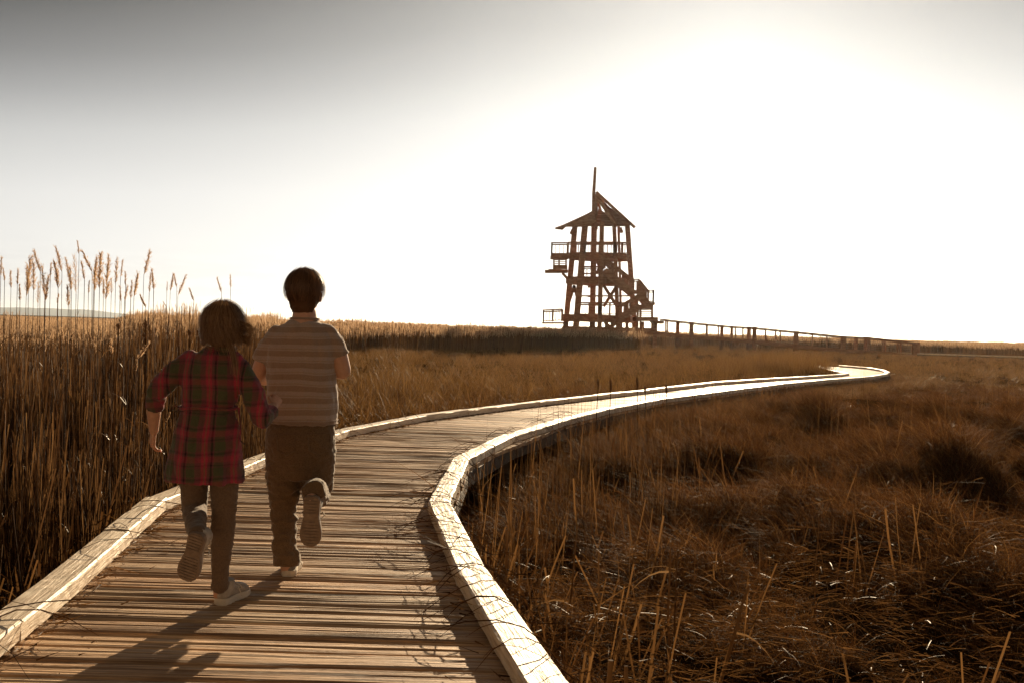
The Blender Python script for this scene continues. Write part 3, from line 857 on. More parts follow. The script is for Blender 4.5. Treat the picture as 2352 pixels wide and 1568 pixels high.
for i, (tx, ty, bx, by, w) in enumerate(PL):
    D = U(6.5, 9.5) if tx < 1250 else U(9.5, 12)
    ax = bx - tx
    lean = 'leaning left' if ax > 14 else 'leaning right' if ax < -14 else 'upright'
    size = 'broad feathery' if w > .95 else 'slim' if w < .7 else 'feathery'
    lab = '%s plumed reed from the left edge against the sky, %s, %s plume' % (ordn(i), lean, size)
    if i == len(PL) - 2: lab = 'left one of two lone plumed reeds above the girl, leaning left'
    if i == len(PL) - 1: lab = 'right one of two lone plumed reeds above the girl, upright'
    if (tx, ty) == (605, 125): lab = 'tallest plumed reed against the sky, its slim tip highest of all'
    make_reed(c3(tx, ty), c3(bx, by), w, D, lab)
# pale drooping plumes in the reed bed
make_reed(c3(1165, 922), c3(1075, 1050), 1.2, 6.3, 'pale reed plume bent over like a hook in front of the dark reed bed', 'bright plumes among the reeds', 0)
make_reed(c3(1070, 1060), c3(1062, 1140), 2.0, 6.25, 'fluffy pale plume just below the hooked one left of the girl', 'bright plumes among the reeds', 0)
make_reed(c3(865, 895), c3(880, 1010), .9, 6.4, 'slim pale plume left of the hooked plume in the reed bed', 'bright plumes among the reeds', 0)
make_reed(c3(1235, 745), c3(1215, 880), 1.1, 6.4, 'upright pale plume at the reed top left of the girl\'s head', 'bright plumes among the reeds', 0)
make_reed(c3(480, 810), c3(500, 930), .9, 6.2, 'pale plume low in the reeds under the tallest plumes', 'bright plumes among the reeds', 0)
make_reed(c3(685, 825), c3(712, 900), .9, 6.3, 'small pale plume leaning left, midway along the dark reeds', 'bright plumes among the reeds', 0)
make_reed(c3(1330, 1470), c3(1300, 1540), 1.8, 7.4, 'fluffy plume beside the girl\'s left elbow', 'bright plumes among the reeds', 0)

# ------------------------------------------------------------------ cattails
def cattail(u, v0, v1, D, label, ragged=.0, group='cattails beside the boardwalk'):
    top = ony(u, v0, D); bot = ony(u + 1, v1, D); foot = V3((bot.x + U(-.05, .05), D, gh(bot.x, D) - .02))
    root = empty('cattail', foot, label, 'cattail', group)
    mb = MB(); mb.tube([foot, bot.lerp(foot, .4), bot, top, top + V3((0, 0, .05))], [.005, .0045, .004, .002, .001], n=6)
    for k in range(2):
        an = U(0, 6.28); ribbon(mb, foot, (cos(an) * .15, sin(an) * .15, 1), U(.5, .8), .012, V3((cos(an) * .2, 0, -.1)), 5)
    mb.build('stem', M_straw, root)
    hb = MB(); n = 12; pts = []; rs = []
    for i in range(n + 1):
        t = i / n; pts.append(bot.lerp(top, t) + V3((ragged * .01 * noise.noise(V3((t * 6, u, 0))), 0, 0)))
        rs.append(((.015 if D > 9 else .009) * sin(pi * min(1, max(.03, t))) ** .35) * (1 + ragged * .7 * noise.noise(V3((t * 7, u, 3)))))
    hb.tube(pts, rs, n=12)
    for k in range(90 if ragged else 30):
        t = U(.02, .98); an = U(0, 6.28); p = bot.lerp(top, t)
        ribbon(hb, p + V3((cos(an), sin(an), 0)) * .011, (cos(an), sin(an), U(-.3, .6)), U(.005, .010 + .012 * ragged * (D > 9)), .004, V3((0, 0, -.3)), 2)
    hb.build('seed_head', M_cat, root, smooth=True)
cattail(1373, 868, 889, 12.2, 'first fluffy cattail from the left at the near edge of the bending boardwalk', .8)
cattail(1402, 870, 896, 11.9, 'ragged cattail with loose fluff, second from left before the boardwalk', 1.2)
cattail(1463, 864, 890, 12.6, 'highest cattail in the row, its head above the far kerb line', 1.0)
cattail(1481, 884, 900, 12.0, 'small pale cattail between the highest and the dark cattail', .5)
cattail(1530, 880, 903, 12.3, 'dark intact cattail at the right end of the row on the boardwalk', 0)
for (x, y, y2, t) in ((925, 770, 825, 'leftmost'), (1140, 745, 815, 'tall'), (1132, 850, 890, 'low'), (1485, 815, 880, 'wide'), (1397, 880, 950, 'shaggy'), (1555, 820, 870, 'rightmost')):
    a = c3(x, y); b = c3(x, y2)
    cattail(a[0], a[1], b[1], 6.6, '%s rim-lit cattail head in the reed bed left of the girl' % t, 1.0, 'rim-lit cattails in the reed bed')

# prominent dead stalks on the right
def dead_stalk(top, bot, D, w, label, extra=0):
    a = ony(*bot, D); b = ony(*top, D - .15); a.z = min(a.z, gh(a.x, a.y) + .02)
    root = empty('dead_stalk', a, label, 'stalk', 'dead stalks right of the boardwalk')
    mb = MB(); pts = [a.lerp(b, t) + V3((.012 * noise.noise(V3((t * 3, w * 90, top[0]))), 0, 0)) for t in [i / 7 for i in range(8)]]
    w *= .62
    mb.tube(pts, [w * (1 - .35 * i / 7) * (1 + .15 * noise.noise(V3((i, top[0], 1)))) for i in range(8)], n=7, flat=.55)
    mb.build('stalk', M_stalk, root)
    if extra:
        lb = MB()
        for k in range(extra):
            p = a.lerp(b, U(.2, .95)); an = U(0, 6.28); ribbon(lb, p, (cos(an), sin(an) * .4, U(-.2, .6)), U(.15, .4), .011, V3((0, 0, -.7)), 4)
        lb.build('dry_leaf', M_stalk, root)
dead_stalk((1882, 1180), (1866, 1450), 5.6, .008, 'tall thin dead stalk standing alone in the matted grass', 0)
dead_stalk((1722, 1342), (1640, 1540), 4.4, .014, 'thick dead stalk leaning right with a bent dry leaf', 2)
dead_stalk((1328, 1200), (1305, 1330), 5.4, .010, 'broken stalk leaning beside the kerb bend', 1)
dead_stalk((1540, 1243), (1536, 1440), 4.9, .010, 'left stalk of an upright sunlit bunch right of the kerb', 1)
dead_stalk((1556, 1262), (1550, 1440), 4.85, .009, 'right stalk of an upright sunlit bunch right of the kerb', 1)
dead_stalk((1162, 1215), (1166, 1320), 5.3, .016, 'short thick stub just outside the kerb', 0)
dead_stalk((1403, 1515), (1398, 1600), 3.3, .022, 'pale split stub at the bottom edge of the photo, left one', 0)
dead_stalk((1437, 1528), (1446, 1600), 3.25, .016, 'pale split stub at the bottom edge of the photo, right one', 0)
dead_stalk((1290, 1490), (1330, 1380), 4.0, .006, 'bent thin straw reaching over the right kerb', 0)

# ------------------------------------------------------------------ tower
def c2(x, y): return (1205.9 + x * .28567, 356.0 + y * .28567)
TD = 92.0
def tw(x, y, dy=0.0):
    """tower crop pixel + depth offset (m) -> world point"""
    return ony(*c2(x, y), TD + dy)
tower = empty('observation_tower', tw(600, 1410), 'tall timber observation tower with mast, half fabric roof and outside stairs', 'tower')
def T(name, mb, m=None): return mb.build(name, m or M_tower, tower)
POSTS = [  # (x top,y top) (x bottom,y bottom) dy thickness
    ((404, 545), (322, 1430), 0, .34), ((484, 545), (405, 1430), -2.0, .38), ((556, 560), (540, 1430), 2.4, .36),
    ((619, 540), (598, 1430), -2.7, .27), ((716, 540), (748, 1430), -2.2, .24), ((752, 570), (775, 1430), 2.0, .16), ((822, 555), (884, 1430), .2, .30)]
for (a, b, dy, w) in POSTS:
    mb = MB(); mb.beam(tw(*a, dy), tw(b[0], b[1], dy * 1.3), w * 1.4, w * 1.4, up=V3((0, 1, 0))); T('tower_post', mb)
mb = MB(); mb.tube([tw(549, 600, -.2), tw(553, 300, -.2), tw(565, 106, -.2), tw(565.5, 99, -.2)], [.17, .155, .125, .08], n=12); T('mast', mb)
mb = MB(); mb.beam(tw(566, 325, -.1), tw(566, 600, .6), .42, .4, up=V3((0, 1, 0))); T('king_post', mb)
def ringbeam(name, y0, y1, xl, xr, dep=2.4):
    # octagonal floor platform, thickness y0..y1
    mb = MB(); pts = []; top = []; cx = (xl + xr) / 2; hw = (xr - xl) / 2
    for k in range(8):
        a = 2 * pi * k / 8 + .2
        x = cx + hw * cos(a) / cos(.2); dy = dep * sin(a)
        pts.append(tw(x, y1, dy)); top.append(tw(x, y0, dy))
        top[-1].z = pts[-1].z + (tw(cx, y0) - tw(cx, y1)).z
    zt = tw(cx, y0).z; zb = tw(cx, y1).z
    for p in pts: p.z = zb
    for p in top: p.z = zt
    fs = [tuple(range(7, -1, -1)), tuple(range(8, 16))] + [(k, (k + 1) % 8, 8 + (k + 1) % 8, 8 + k) for k in range(8)]
    mb.add(pts + top, fs); return T(name, mb)
ringbeam('floor_platform', 800, 845, 345, 850, 2.6)
ringbeam('floor_platform', 992, 1045, 328, 868, 2.9)
ringbeam('floor_platform', 1290, 1345, 300, 890, 3.2)
mb = MB(); mb.beam(tw(385, 560, -1), tw(830, 560, -1), .25, .35); mb.beam(tw(385, 560, 1.5), tw(830, 560, 1.5), .25, .3); T('eaves_beam', mb)
def rail(pts, h, nb=4, thick=.07, name='railing'):
    """pts: world points at deck level"""
    mb = MB()
    for a, b in zip(pts, pts[1:]):
        n = max(1, round((b - a).length / 1.2))
        for k in range(n + 1):
            p = a.lerp(b, k / n); mb.beam(p, p + V3((0, 0, h)), .15, .15, up=V3((0, 1, 0)))
        u = V3((0, 0, h)); mb.beam(a + u + V3((0, 0, .035)), b + u + V3((0, 0, .035)), .16, .09)
        mb.beam(a + u * .88, b + u * .88, .05, .09); mb.beam(a + u * .1, b + u * .1, .05, .09)
        n2 = max(2, round((b - a).length / .33))
        for k in range(1, n2):
            p = a.lerp(b, k / n2); mb.beam(p + u * .1, p + u * .88, .04, .04, up=V3((0, 1, 0)))
    return T(name, mb)
# upper gallery rail, balcony on the left
rail([tw(345, 800, -2.0), tw(480, 800, -2.9), tw(720, 800, -2.9), tw(838, 800, -1.0)], 1.05)
rail([tw(838, 800, 1.5), tw(720, 800, 2.9), tw(470, 800, 2.9), tw(345, 800, 1.5)], 1.05)
rail([tw(340, 803, -1.8), tw(214, 803, -1.6), tw(214, 803, .6), tw(340, 803, .8)], 1.05)
mb = MB(); mb.beam(tw(208, 820, -.5), tw(350, 820, -.5), 2.6, .34); T('balcony_floor', mb)
mb = MB()
for y in (846, 860, 874, 888): mb.beam(tw(232, y, -1.7), tw(335, y, -1.7), .06, .07)
for x in (232, 274, 330): mb.beam(tw(x, 838, -1.66), tw(x, 925, -1.66), .14, .12, up=V3((0, 1, 0)))
for y in (846, 860, 874, 888): mb.beam(tw(232, y, .7), tw(335, y, .7), .06, .07)
T('slatted_panel', mb)
mb = MB(); mb.beam(tw(225, 905, -1.6), tw(340, 905, -1.6), .3, .34); mb.tube([tw(160, 938, -1.2), tw(340, 938, -1.2)], .16, n=10); T('outrigger_beam', mb); mb = MB(); mb.tube([tw(190, 930, .7), tw(345, 935, .7)], .14, n=10); T('outrigger_beam', mb)
mb = MB(); mb.beam(tw(300, 950, -1.2), tw(345, 1000, -1.2), .2, .24); mb.beam(tw(300, 950, .7), tw(345, 1000, .7), .2, .24); T('knee_brace', mb)
# lower gallery left
rail([tw(295, 1338, -2), tw(146, 1345, -1.2), tw(146, 1345, 1.8), tw(300, 1338, 2.2)], 1.07)
mb = MB(); mb.beam(tw(140, 1352, .2), tw(320, 1352, .2), 3.4, .16); T('lower_gallery_floor', mb)
rail([tw(430, 1290, -3.3), tw(600, 1290, -3.5), tw(760, 1290, -3.3), tw(880, 1290, -1.6)], 1.05)
# mid rails
rail([tw(470, 992, 2.8), tw(620, 992, 2.9)], 1.0); rail([tw(460, 992, -2.6), tw(560, 992, -2.9)], .95)
# X braces
for (x0, y0, x1, y1, dy) in ((632, 848, 740, 990, -2.5), (575, 845, 625, 960, 2.2), (632, 1050, 740, 1220, -2.6), (640, 1345, 740, 1430, -3), (355, 1180, 398, 1050, -1.2), (430, 1180, 392, 1050, -1.2)):
    mb = MB(); mb.beam(tw(x0, y0, dy), tw(x1, y1, dy), .22, .27)
    if x0 > 450: mb.beam(tw(x1, y0, dy + .3), tw(x0, y1, dy + .3), .22, .27)
    T('cross_brace', mb)
for (y, dy) in ((900, 2.6), (955, 2.6), (1135, -2.6), (1205, 2.9), (1190, -2.7)):
    mb = MB(); mb.beam(tw(465 - (y - 900) * .08, y, dy), tw(620 if dy > 0 else 850, y, dy), .1, .13); T('cross_rail', mb)
mb = MB()
for (x, y) in ((575, 950), (512, 1060), (512, 1137), (575, 1205)): mb.tube([tw(x - 8, y, -2.3), tw(x + 12, y, -2.3)], .11, n=8)
T('beam_end', mb)
# stairs
def stair(x0, y0, x1, y1, dy, wdt=1.3, railh=1.0):
    fl = MB()
    a = tw(x0, y0, dy); b = tw(x1, y1, dy)
    for o in (0, wdt): fl.beam(a + V3((0, o, -.18)), b + V3((0, o, -.18)), .1, .58)
    n = max(3, int(abs(a.z - b.z) / .19))
    for k in range(n):
        p = a.lerp(b, (k + .5) / n); fl.beam(p + V3((0, .05, 0)), p + V3((0, wdt - .05, 0)), .28, .05)
    T('stair_flight', fl)
    for o in (0, wdt):
        mb = MB(); aa = a + V3((0, o, 0)); bb = b + V3((0, o, 0)); u = V3((0, 0, railh))
        mb.beam(aa + u, bb + u, .14, .14); mb.beam(aa + u * .86, bb + u * .86, .05, .09)
        for k in range(4): p = aa.lerp(bb, k / 3); mb.beam(p, p + u, .14, .14, up=V3((0, 1, 0)))
        for k in range(11): p = aa.lerp(bb, (k + .5) / 11); mb.beam(p + u * .1, p + u * .9, .025, .025, up=V3((0, 1, 0)))
        T('stair_railing', mb)
stair(640, 915, 872, 1100, -4.2)
stair(918, 1098, 988, 1185, -4.2)
mb = MB(); mb.beam(tw(865, 1108, -3.55), tw(922, 1108, -3.55), 1.3, .22); T('stair_landing', mb)
rail([tw(868, 1100, -4.2), tw(916, 1100, -4.2)], 1.05); rail([tw(868, 1100, -2.9), tw(916, 1100, -2.9)], 1.05)
mb = MB(); mb.beam(tw(985, 1198, -3.4), tw(1034, 1198, -3.4), 1.6, .24); T('stair_landing', mb)
rail([tw(990, 1188, -4.2), tw(1030, 1188, -4.2), tw(1030, 1188, -2.6)], 1.05)
mb = MB()
for x in (905, 928, 1022): mb.beam(tw(x, 1205, -4.1), tw(x, 1400, -4.1), .18, .18, up=V3((0, 1, 0)))
for y in (1245, 1260, 1274, 1290): mb.beam(tw(900, y, -4.1), tw(1022, y, -4.1), .06, .09)
mb.beam(tw(895, 1222, -4.1), tw(1028, 1222, -4.1), .2, .4)
T('landing_support', mb)
stair(905, 1215, 760, 1300, -4.4, 1.2, .9)
mb = MB(); mb.beam(tw(880, 1320, -3), tw(1050, 1322, -3), 3.0, .35); mb.beam(tw(1020, 1340, -3), tw(1100, 1350, -3), 2.6, .22); T('lower_landing', mb)
mb = MB(); mb.beam(tw(540, 1395, -3.2), tw(1060, 1408, -3.2), .2, .32); mb.beam(tw(300, 1390, -3.2), tw(540, 1395, -3.2), .2, .32); T('sill_beam', mb)
for x in (655, 700, 770, 820, 945):
    mb = MB(); mb.beam(tw(x, 1340, -2), tw(x, 1440, -2), .28, .28, up=V3((0, 1, 0))); T('foundation_post', mb)
# roof: solid swept side on the left, open rafters and fabric on the right
def roof():
    ap = [(548, 445), (520, 462), (470, 487), (420, 513), (330, 553), (243, 584)]
    mb = MB(); prev = None; n = len(ap)
    depth = [.25, .7, 1.3, 1.9, 2.7, 3.2]
    vs = []; cols_ = 7
    for i, (x, y) in enumerate(ap):
        for j in range(cols_):
            s = j / (cols_ - 1) * 2 - 1
            vs.append(tw(x + (60 if i == 5 else 12) * s * s * (i / 5), y + 6 * s * s, s * depth[i]))
    for i in range(n):
        for j in range(cols_): vs.append(V3(vs[i * cols_ + j]) - V3((0, 0, .16 if i == 5 else .14)))
    o = n * cols_; fs = []
    for i in range(n - 1):
        for j in range(cols_ - 1):
            a = i * cols_ + j; fs.append((a, a + 1, a + cols_ + 1, a + cols_)); fs.append((o + a, o + a + cols_, o + a + cols_ + 1, o + a + 1))
    for i in range(n - 1):
        for a in (i * cols_, i * cols_ + cols_ - 1): fs.append((a, a + cols_, a + cols_ + o, a + o))
    for j in range(cols_ - 1):
        a = (n - 1) * cols_ + j; fs.append((a, a + 1, a + 1 + o, a + o))
    mb.add(vs, fs); T('swept_roof', mb)
    # sides of swept roof (front and back hips) reaching the ring beam
    for dy, nm in ((-2.6, 'f'), (2.6, 'b')):
        mb = MB(); A = tw(550, 450, 0); B = tw(290, 570, dy); C = tw(480, 572, dy * 1.1); Dd = tw(575, 540, dy * 1.05)
        up = V3((0, 0, .1)); mb.add([A, B, C, Dd, A - up, B - up, C - up, Dd - up], [(0, 1, 2), (0, 2, 3), (4, 6, 5), (4, 7, 6), (1, 2, 6, 5), (2, 3, 7, 6), (0, 1, 5, 4), (0, 3, 7, 4)]); T('swept_roof', mb)
    for (b, dy, w) in (((883, 585), 0, .24), ((735, 570), -2.8, .24), ((640, 560), 2.6, .2), ((800, 560), 1.8, .18)):
        mb = MB(); mb.beam(tw(572, 300 if dy == 0 else 325, 0), tw(*b, dy), w, w); T('rafter', mb)
    for s, (x1, dy1, x2, dy2) in enumerate(((735, -2.6, 860, 0), (640, 2.4, 855, .2), (575, -2.4, 730, -2.6))):
        mb = MB(); n_ = 10; vs = []
        A = tw(640 if s < 2 else 590, 385 if s < 2 else 420, -.3)
        A2 = tw(632, 392, .3) if s < 2 else tw(592, 424, -.2)
        for i in range(n_ + 1):
            t = i / n_
            for j in range(n_ + 1):
                q = j / n_
                p = A.lerp(A2, q).lerp(tw(x1, 548, dy1).lerp(tw(x2, 548, dy2), q), t)
                p.z += -.25 * sin(pi * q) * t + .09 * noise.noise(V3((q * 3, t * 8, s)))
                vs.append(p)
        fs = [(i * (n_ + 1) + j, i * (n_ + 1) + j + 1, (i + 1) * (n_ + 1) + j + 1, (i + 1) * (n_ + 1) + j) for i in range(n_) for j in range(n_)]
        mb.add(vs, fs); o_ = T('roof_fabric', mb, M_roof)
        sf = o_.modifiers.new('thickness', 'SOLIDIFY'); sf.thickness = .02
    for (x, y, x2, y2) in ((385, 600, 368, 638), (765, 585, 780, 628)):
        mb = MB(); mb.beam(tw(x, y, -1.5), tw(x2, y2, -1.5), .22, .26); T('corbel', mb)
roof()

# ------------------------------------------------------------------ ramp walkway
def c4(x, y): return (1435.5 + x * .3897, 689.1 + y * .3897)
def RD(x): return 90.0 - 4.0 * (x - 180) / 1500
ramp_ = empty('railed_ramp', ony(*c4(1715, 322), RD(1715)), 'long railed wooden ramp climbing from the marsh to the tower', 'ramp')
def rp(x, y, dy=0): return ony(*c4(x, y), RD(x) + dy)
deckline = [(60, 182), (180, 188), (312, 203), (572, 221), (764, 238), (1010, 264), (1288, 291), (1438, 299), (1700, 322)]
topline = [(205, 113), (393, 134), (630, 157), (764, 164), (1010, 188), (1288, 216), (1438, 222), (1712, 252)]
def interp(line, x):
    for (a, b), (c, d) in zip(line, line[1:]):
        if x <= c: return b + (d - b) * (x - a) / (c - a)
    return line[-1][1]
RW = 2.0
mb = MB()
for (a, b), (c, d) in zip(deckline, deckline[1:]): mb.beam(rp(a, b + 2, RW / 2), rp(c, d + 2, RW / 2), RW, .12)
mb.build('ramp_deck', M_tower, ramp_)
mb = MB()
for (a, b), (c, d) in zip(deckline, deckline[1:]):
    for o in (-.03, RW + .03): mb.beam(rp(a, b + 8, o), rp(c, d + 8, o), .09, .34)
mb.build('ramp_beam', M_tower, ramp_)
for o in (0, RW):
    mb = MB()
    for (a, b), (c, d) in zip(topline, topline[1:]):
        mb.beam(rp(a, b, o), rp(c, d, o), .16, .11); mb.beam(rp(a, b + 7, o), rp(c, d + 7, o), .05, .09)
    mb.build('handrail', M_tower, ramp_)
    mb = MB()
    for (a, b), (c, d) in zip(topline, topline[1:]):
        for k in range(1, 7):
            f = k / 7.0
            mb.tube([rp(a, b + (interp(deckline, a) - b) * f, o), rp(c, d + (interp(deckline, c) - d) * f, o)], .011, n=4)
    mb.build('rail_wire', M_metal, ramp_)
for x, y, w, o in [(180, 108, .34, 0), (393, 130, .34, 0), (764, 157, .3, 0), (1010, 184, .34, 0), (1288, 212, .34, 0), (1438, 218, .2, 0), (1708, 248, .34, 0),
                   (312, 128, .3, RW), (572, 152, .26, RW), (630, 152, .22, RW), (732, 157, .3, RW), (1422, 217, .3, RW), (1724, 248, .34, RW)]:
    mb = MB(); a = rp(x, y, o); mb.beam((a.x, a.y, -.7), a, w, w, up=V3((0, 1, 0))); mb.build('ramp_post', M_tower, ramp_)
for x, o in [(250, 0), (480, 0), (550, RW), (650, 0), (695, 0), (828, 0), (888, RW), (915, 0), (1105, 0), (1190, 0), (1355, RW), (1366, 0), (1520, 0), (1534, RW), (1608, 0), (1625, RW), (240, RW), (485, RW)]:
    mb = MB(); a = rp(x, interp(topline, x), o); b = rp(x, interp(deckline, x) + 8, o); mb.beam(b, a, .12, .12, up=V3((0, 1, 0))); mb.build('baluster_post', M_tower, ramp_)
# far boardwalk at the right edge
fw = empty('far_boardwalk', ony(2200, 817, 84), 'far low boardwalk leading right from the foot of the ramp', 'boardwalk')
a = rp(1640, 322, 1); a.z = -.12; b = V3((60, 80, -.12))
mb = MB(); mb.beam(a, b, 1.9, .1)
mb.build('decking', M_deck, fw)
mb = MB()
for o in (-.9, .9): mb.beam(a + V3((0, o, .1)), b + V3((0, o, .1)), .14, .1)
mb.build('kerb_timber', M_curb, fw)
mb = MB()
for o in (-.98, .98): mb.beam(a + V3((0, o, -.15)), b + V3((0, o, -.15)), .04, .25)
mb.build('fascia_board', M_fascia, fw)

# ------------------------------------------------------------------ people
def hand(mb, wr, d, n, s, curl, thumb_side=1, k=.85):
    """wr wrist point, d direction to the knuckles, n palm normal (fingers curl towards it)"""
    d = V3(d).normalized(); n = (V3(n) - d * V3(n).dot(d)).normalized(); x = d.cross(n) * thumb_side
    P = .072 * k
    mb.rings([(wr - d * .01, x * .020 * k, n * .015 * k), (wr + d * P * .3, x * .030 * k, n * .014 * k), (wr + d * P * .75, x * .034 * k, n * .013 * k), (wr + d * P, x * .033 * k, n * .010 * k)], n=16)
    for i, (off, ln, cr) in enumerate(((.025, .060, .85), (.0085, .067, 1.0), (-.0085, .062, 1.05), (-.025, .048, 1.2))):
        p = wr + d * (P - .004) + x * off * k; dirv = (d + x * off * 3.2).normalized(); r0 = .0078 * k
        pts = [p]; a = 0
        for sgm, f in enumerate((.45, .31, .24)):
            a += curl * cr * (.9 if sgm == 0 else 1.1)
            v = dirv * cos(a) + n * sin(a)
            p = p + v * ln * f * k * 1.12; pts.append(p)
        mb.limb(pts, [r0 * 1.05, r0, r0 * .9, r0 * .75], n=8)
    p = wr + d * P * .18 + x * .024 * k
    v1 = (d * .6 + x * .75 + n * .25).normalized(); v2 = (d * .95 + x * (.25 - curl * .4) + n * (.3 + curl * .3)).normalized()
    p1 = p + v1 * .030 * k; p2 = p1 + v2 * .027 * k; p3 = p2 + (v2 + n * curl * .3).normalized() * .021 * k
    mb.limb([p, p1, p2, p3], [.012 * k, .0098 * k, .0088 * k, .007 * k], n=8)

def head(mb, c, s=1.0):
    """face towards +y"""
    def q(x, y, z): return c + V3((x, y, z)) * s
    mb.ball(q(0, -.008, .012), V3((.073, .090, .086)) * s, 24)
    mb.rings([(q(0, .018, -.092), V3((.026, 0, 0)) * s, V3((0, .030, .004)) * s), (q(0, .020, -.074), V3((.046, 0, 0)) * s, V3((0, .052, 0)) * s),
              (q(0, .010, -.040), V3((.060, 0, 0)) * s, V3((0, .070, 0)) * s), (q(0, .002, 0), V3((.068, 0, 0)) * s, V3((0, .082, 0)) * s)], n=24)
    mb.rings([(q(0, .078, .018), V3((.006, 0, 0)) * s, V3((0, .006, 0)) * s), (q(0, .090, -.006), V3((.009, 0, 0)) * s, V3((0, .010, 0)) * s),
              (q(0, .093, -.020), V3((.014, 0, 0)) * s, V3((0, .014, 0)) * s), (q(0, .082, -.030), V3((.012, 0, 0)) * s, V3((0, .008, 0)) * s)], n=12)
    mb.ball(q(0, .062, -.078), V3((.022, .020, .018)) * s, 12)
    for sx in (-1, 1):
        mb.ball(q(sx * .034, .062, -.028), V3((.022, .018, .024)) * s, 12)
        mb.ball(q(sx * .030, .072, .030), V3((.022, .009, .007)) * s, 12)
        mb.ball(q(sx * .074, -.004, -.012), V3((.009, .017, .027)) * s, 12, rot=Matrix.Rotation(rad(-10), 3, 'X'))
        mb.ball(q(sx * .080, -.012, -.004), V3((.006, .013, .018)) * s, 12)
def face(parent, c, s=1.0):
    for sx in (-1, 1):
        mb = MB(); mb.ball(c + V3((sx * .028, .070, .010)) * s, .0125 * s, 14); mb.build('eye', M_eye, parent, True)
        mb = MB(); mb.ball(c + V3((sx * .028, .0805, .010)) * s, V3((.0055, .0028, .0055)) * s, 10); mb.build('iris', M_sole, parent, True)
    mb = MB(); mb.ball(c + V3((0, .081, -.048)) * s, V3((.021, .007, .0055)) * s, 14); mb.build('lips', M_lip, parent, True)

def shoe(parent, heel, f, n, Lf, W, mats, lace=None, name='shoe', collar=.075):
    f = V3(f).normalized(); n = (V3(n) - f * V3(n).dot(f)).normalized(); x = f.cross(n)
    heel = V3(heel)
    outline = [(0, .30), (.03, .62), (.10, .78), (.25, .74), (.42, .70), (.58, .86), (.72, 1.0), (.84, .97), (.93, .80), (.985, .50), (1.0, .22)]
    def wid(t):
        for (a, b), (c, d_) in zip(outline, outline[1:]):
            if t <= c: return (b + (d_ - b) * (t - a) / (c - a)) * W / 2
        return .1 * W
    um = MB(); rs = []
    for i in range(15):
        t = i / 14
        h = (.072 if t < .3 else .072 - (t - .3) / .55 * .030 if t < .85 else .042 - (t - .85) / .15 * .018) * Lf / .21
        if t == 0: h *= .75
        up = f * 0 + n
        rs.append((heel + f * (t * Lf * .97 + .003) + n * (.012 + h * .45), x * wid(t) * .90, n * h * .55))
    um.rings(rs, n=20)
    ank = heel + f * .24 * Lf + n * collar
    um.rings([(heel + f * .27 * Lf + n * .03, x * W * .38, f * .062), (ank, x * .034, f * .042), (ank + n * .018, x * .033, f * .040)], n=18)
    me = remeshed(um, name, .005, 4); up_ = link(name, me, parent, mats[0])
    sm = MB(); nO = len(outline); pts = []
    for z, k, dx in ((-.004, .97, 0), (.004, 1.02, 0), (.020, 1.0, 0), (.024, .94, 0)):
        ring_ = [(t, b) for t, b in outline] + [(t, -b) for t, b in reversed(outline)]
        pts.append([heel + f * (t * Lf + (k - 1) * .05 * (t - .5)) + x * (b * W / 2 * k + (.004 if 0.2 < t < .9 else 0) * 0) + n * z for t, b in ring_])
    m = len(pts[0]); vs = [p for r_ in pts for p in r_]
    fs = [(i * m + j, i * m + (j + 1) % m, (i + 1) * m + (j + 1) % m, (i + 1) * m + j) for i in range(3) for j in range(m)]
    fs += [tuple(range(m - 1, -1, -1)), tuple(range(3 * m, 4 * m))]
    sm.add(vs, fs)
    for t in [.05 + .06 * q for q in range(16)]:    # tread bars
        if .36 < t < .50: continue
        w = wid(t) * .80
        sm.beam(heel + f * t * Lf - x * w - n * .0055, heel + f * t * Lf + x * w - n * .0055, .0075, .004, up=n)
    # foxing strip on the sole edge
    so_ = sm.build('sole', mats[1], up_)
    if lace:
        lm = MB()
        for q in range(4):
            t = .42 + q * .075; h = .062 - q * .006
            p = heel + f * t * Lf + n * (h + .014) * Lf / .21
            lm.tube([p - x * W * .26 - n * .012, p, p + x * W * .26 - n * .012], .0022, n=5)
        p = heel + f * .40 * Lf + n * .076
        for sx in (-1, 1):
            loop = [p + x * sx * (.045 * sin(a) * 1.0) + f * (.022 * (1 - cos(a)) * .6) - n * (.020 * (1 - cos(a))) for a in [i * 2 * pi / 10 * .5 for i in range(11)]]
            lm.tube(loop, .0018, n=5)
            lm.tube([p, p + x * sx * .04 - n * .02, p + x * sx * .055 - n * .055], .0018, n=5)
        if lace == 'loop':
            q0 = heel + f * .22 * Lf + n * .06
            pts_ = [q0 + (-x * lace_side) * (.014 + .026 * sin(a)) + f * (.022 * (1 - cos(a)) - .01) for a in [i * 2 * pi / 14 for i in range(15)]]
            lm.tube(pts_, .0022, n=5)
        lm.build('lace', M_lace, up_)
    return up_
lace_side = 1

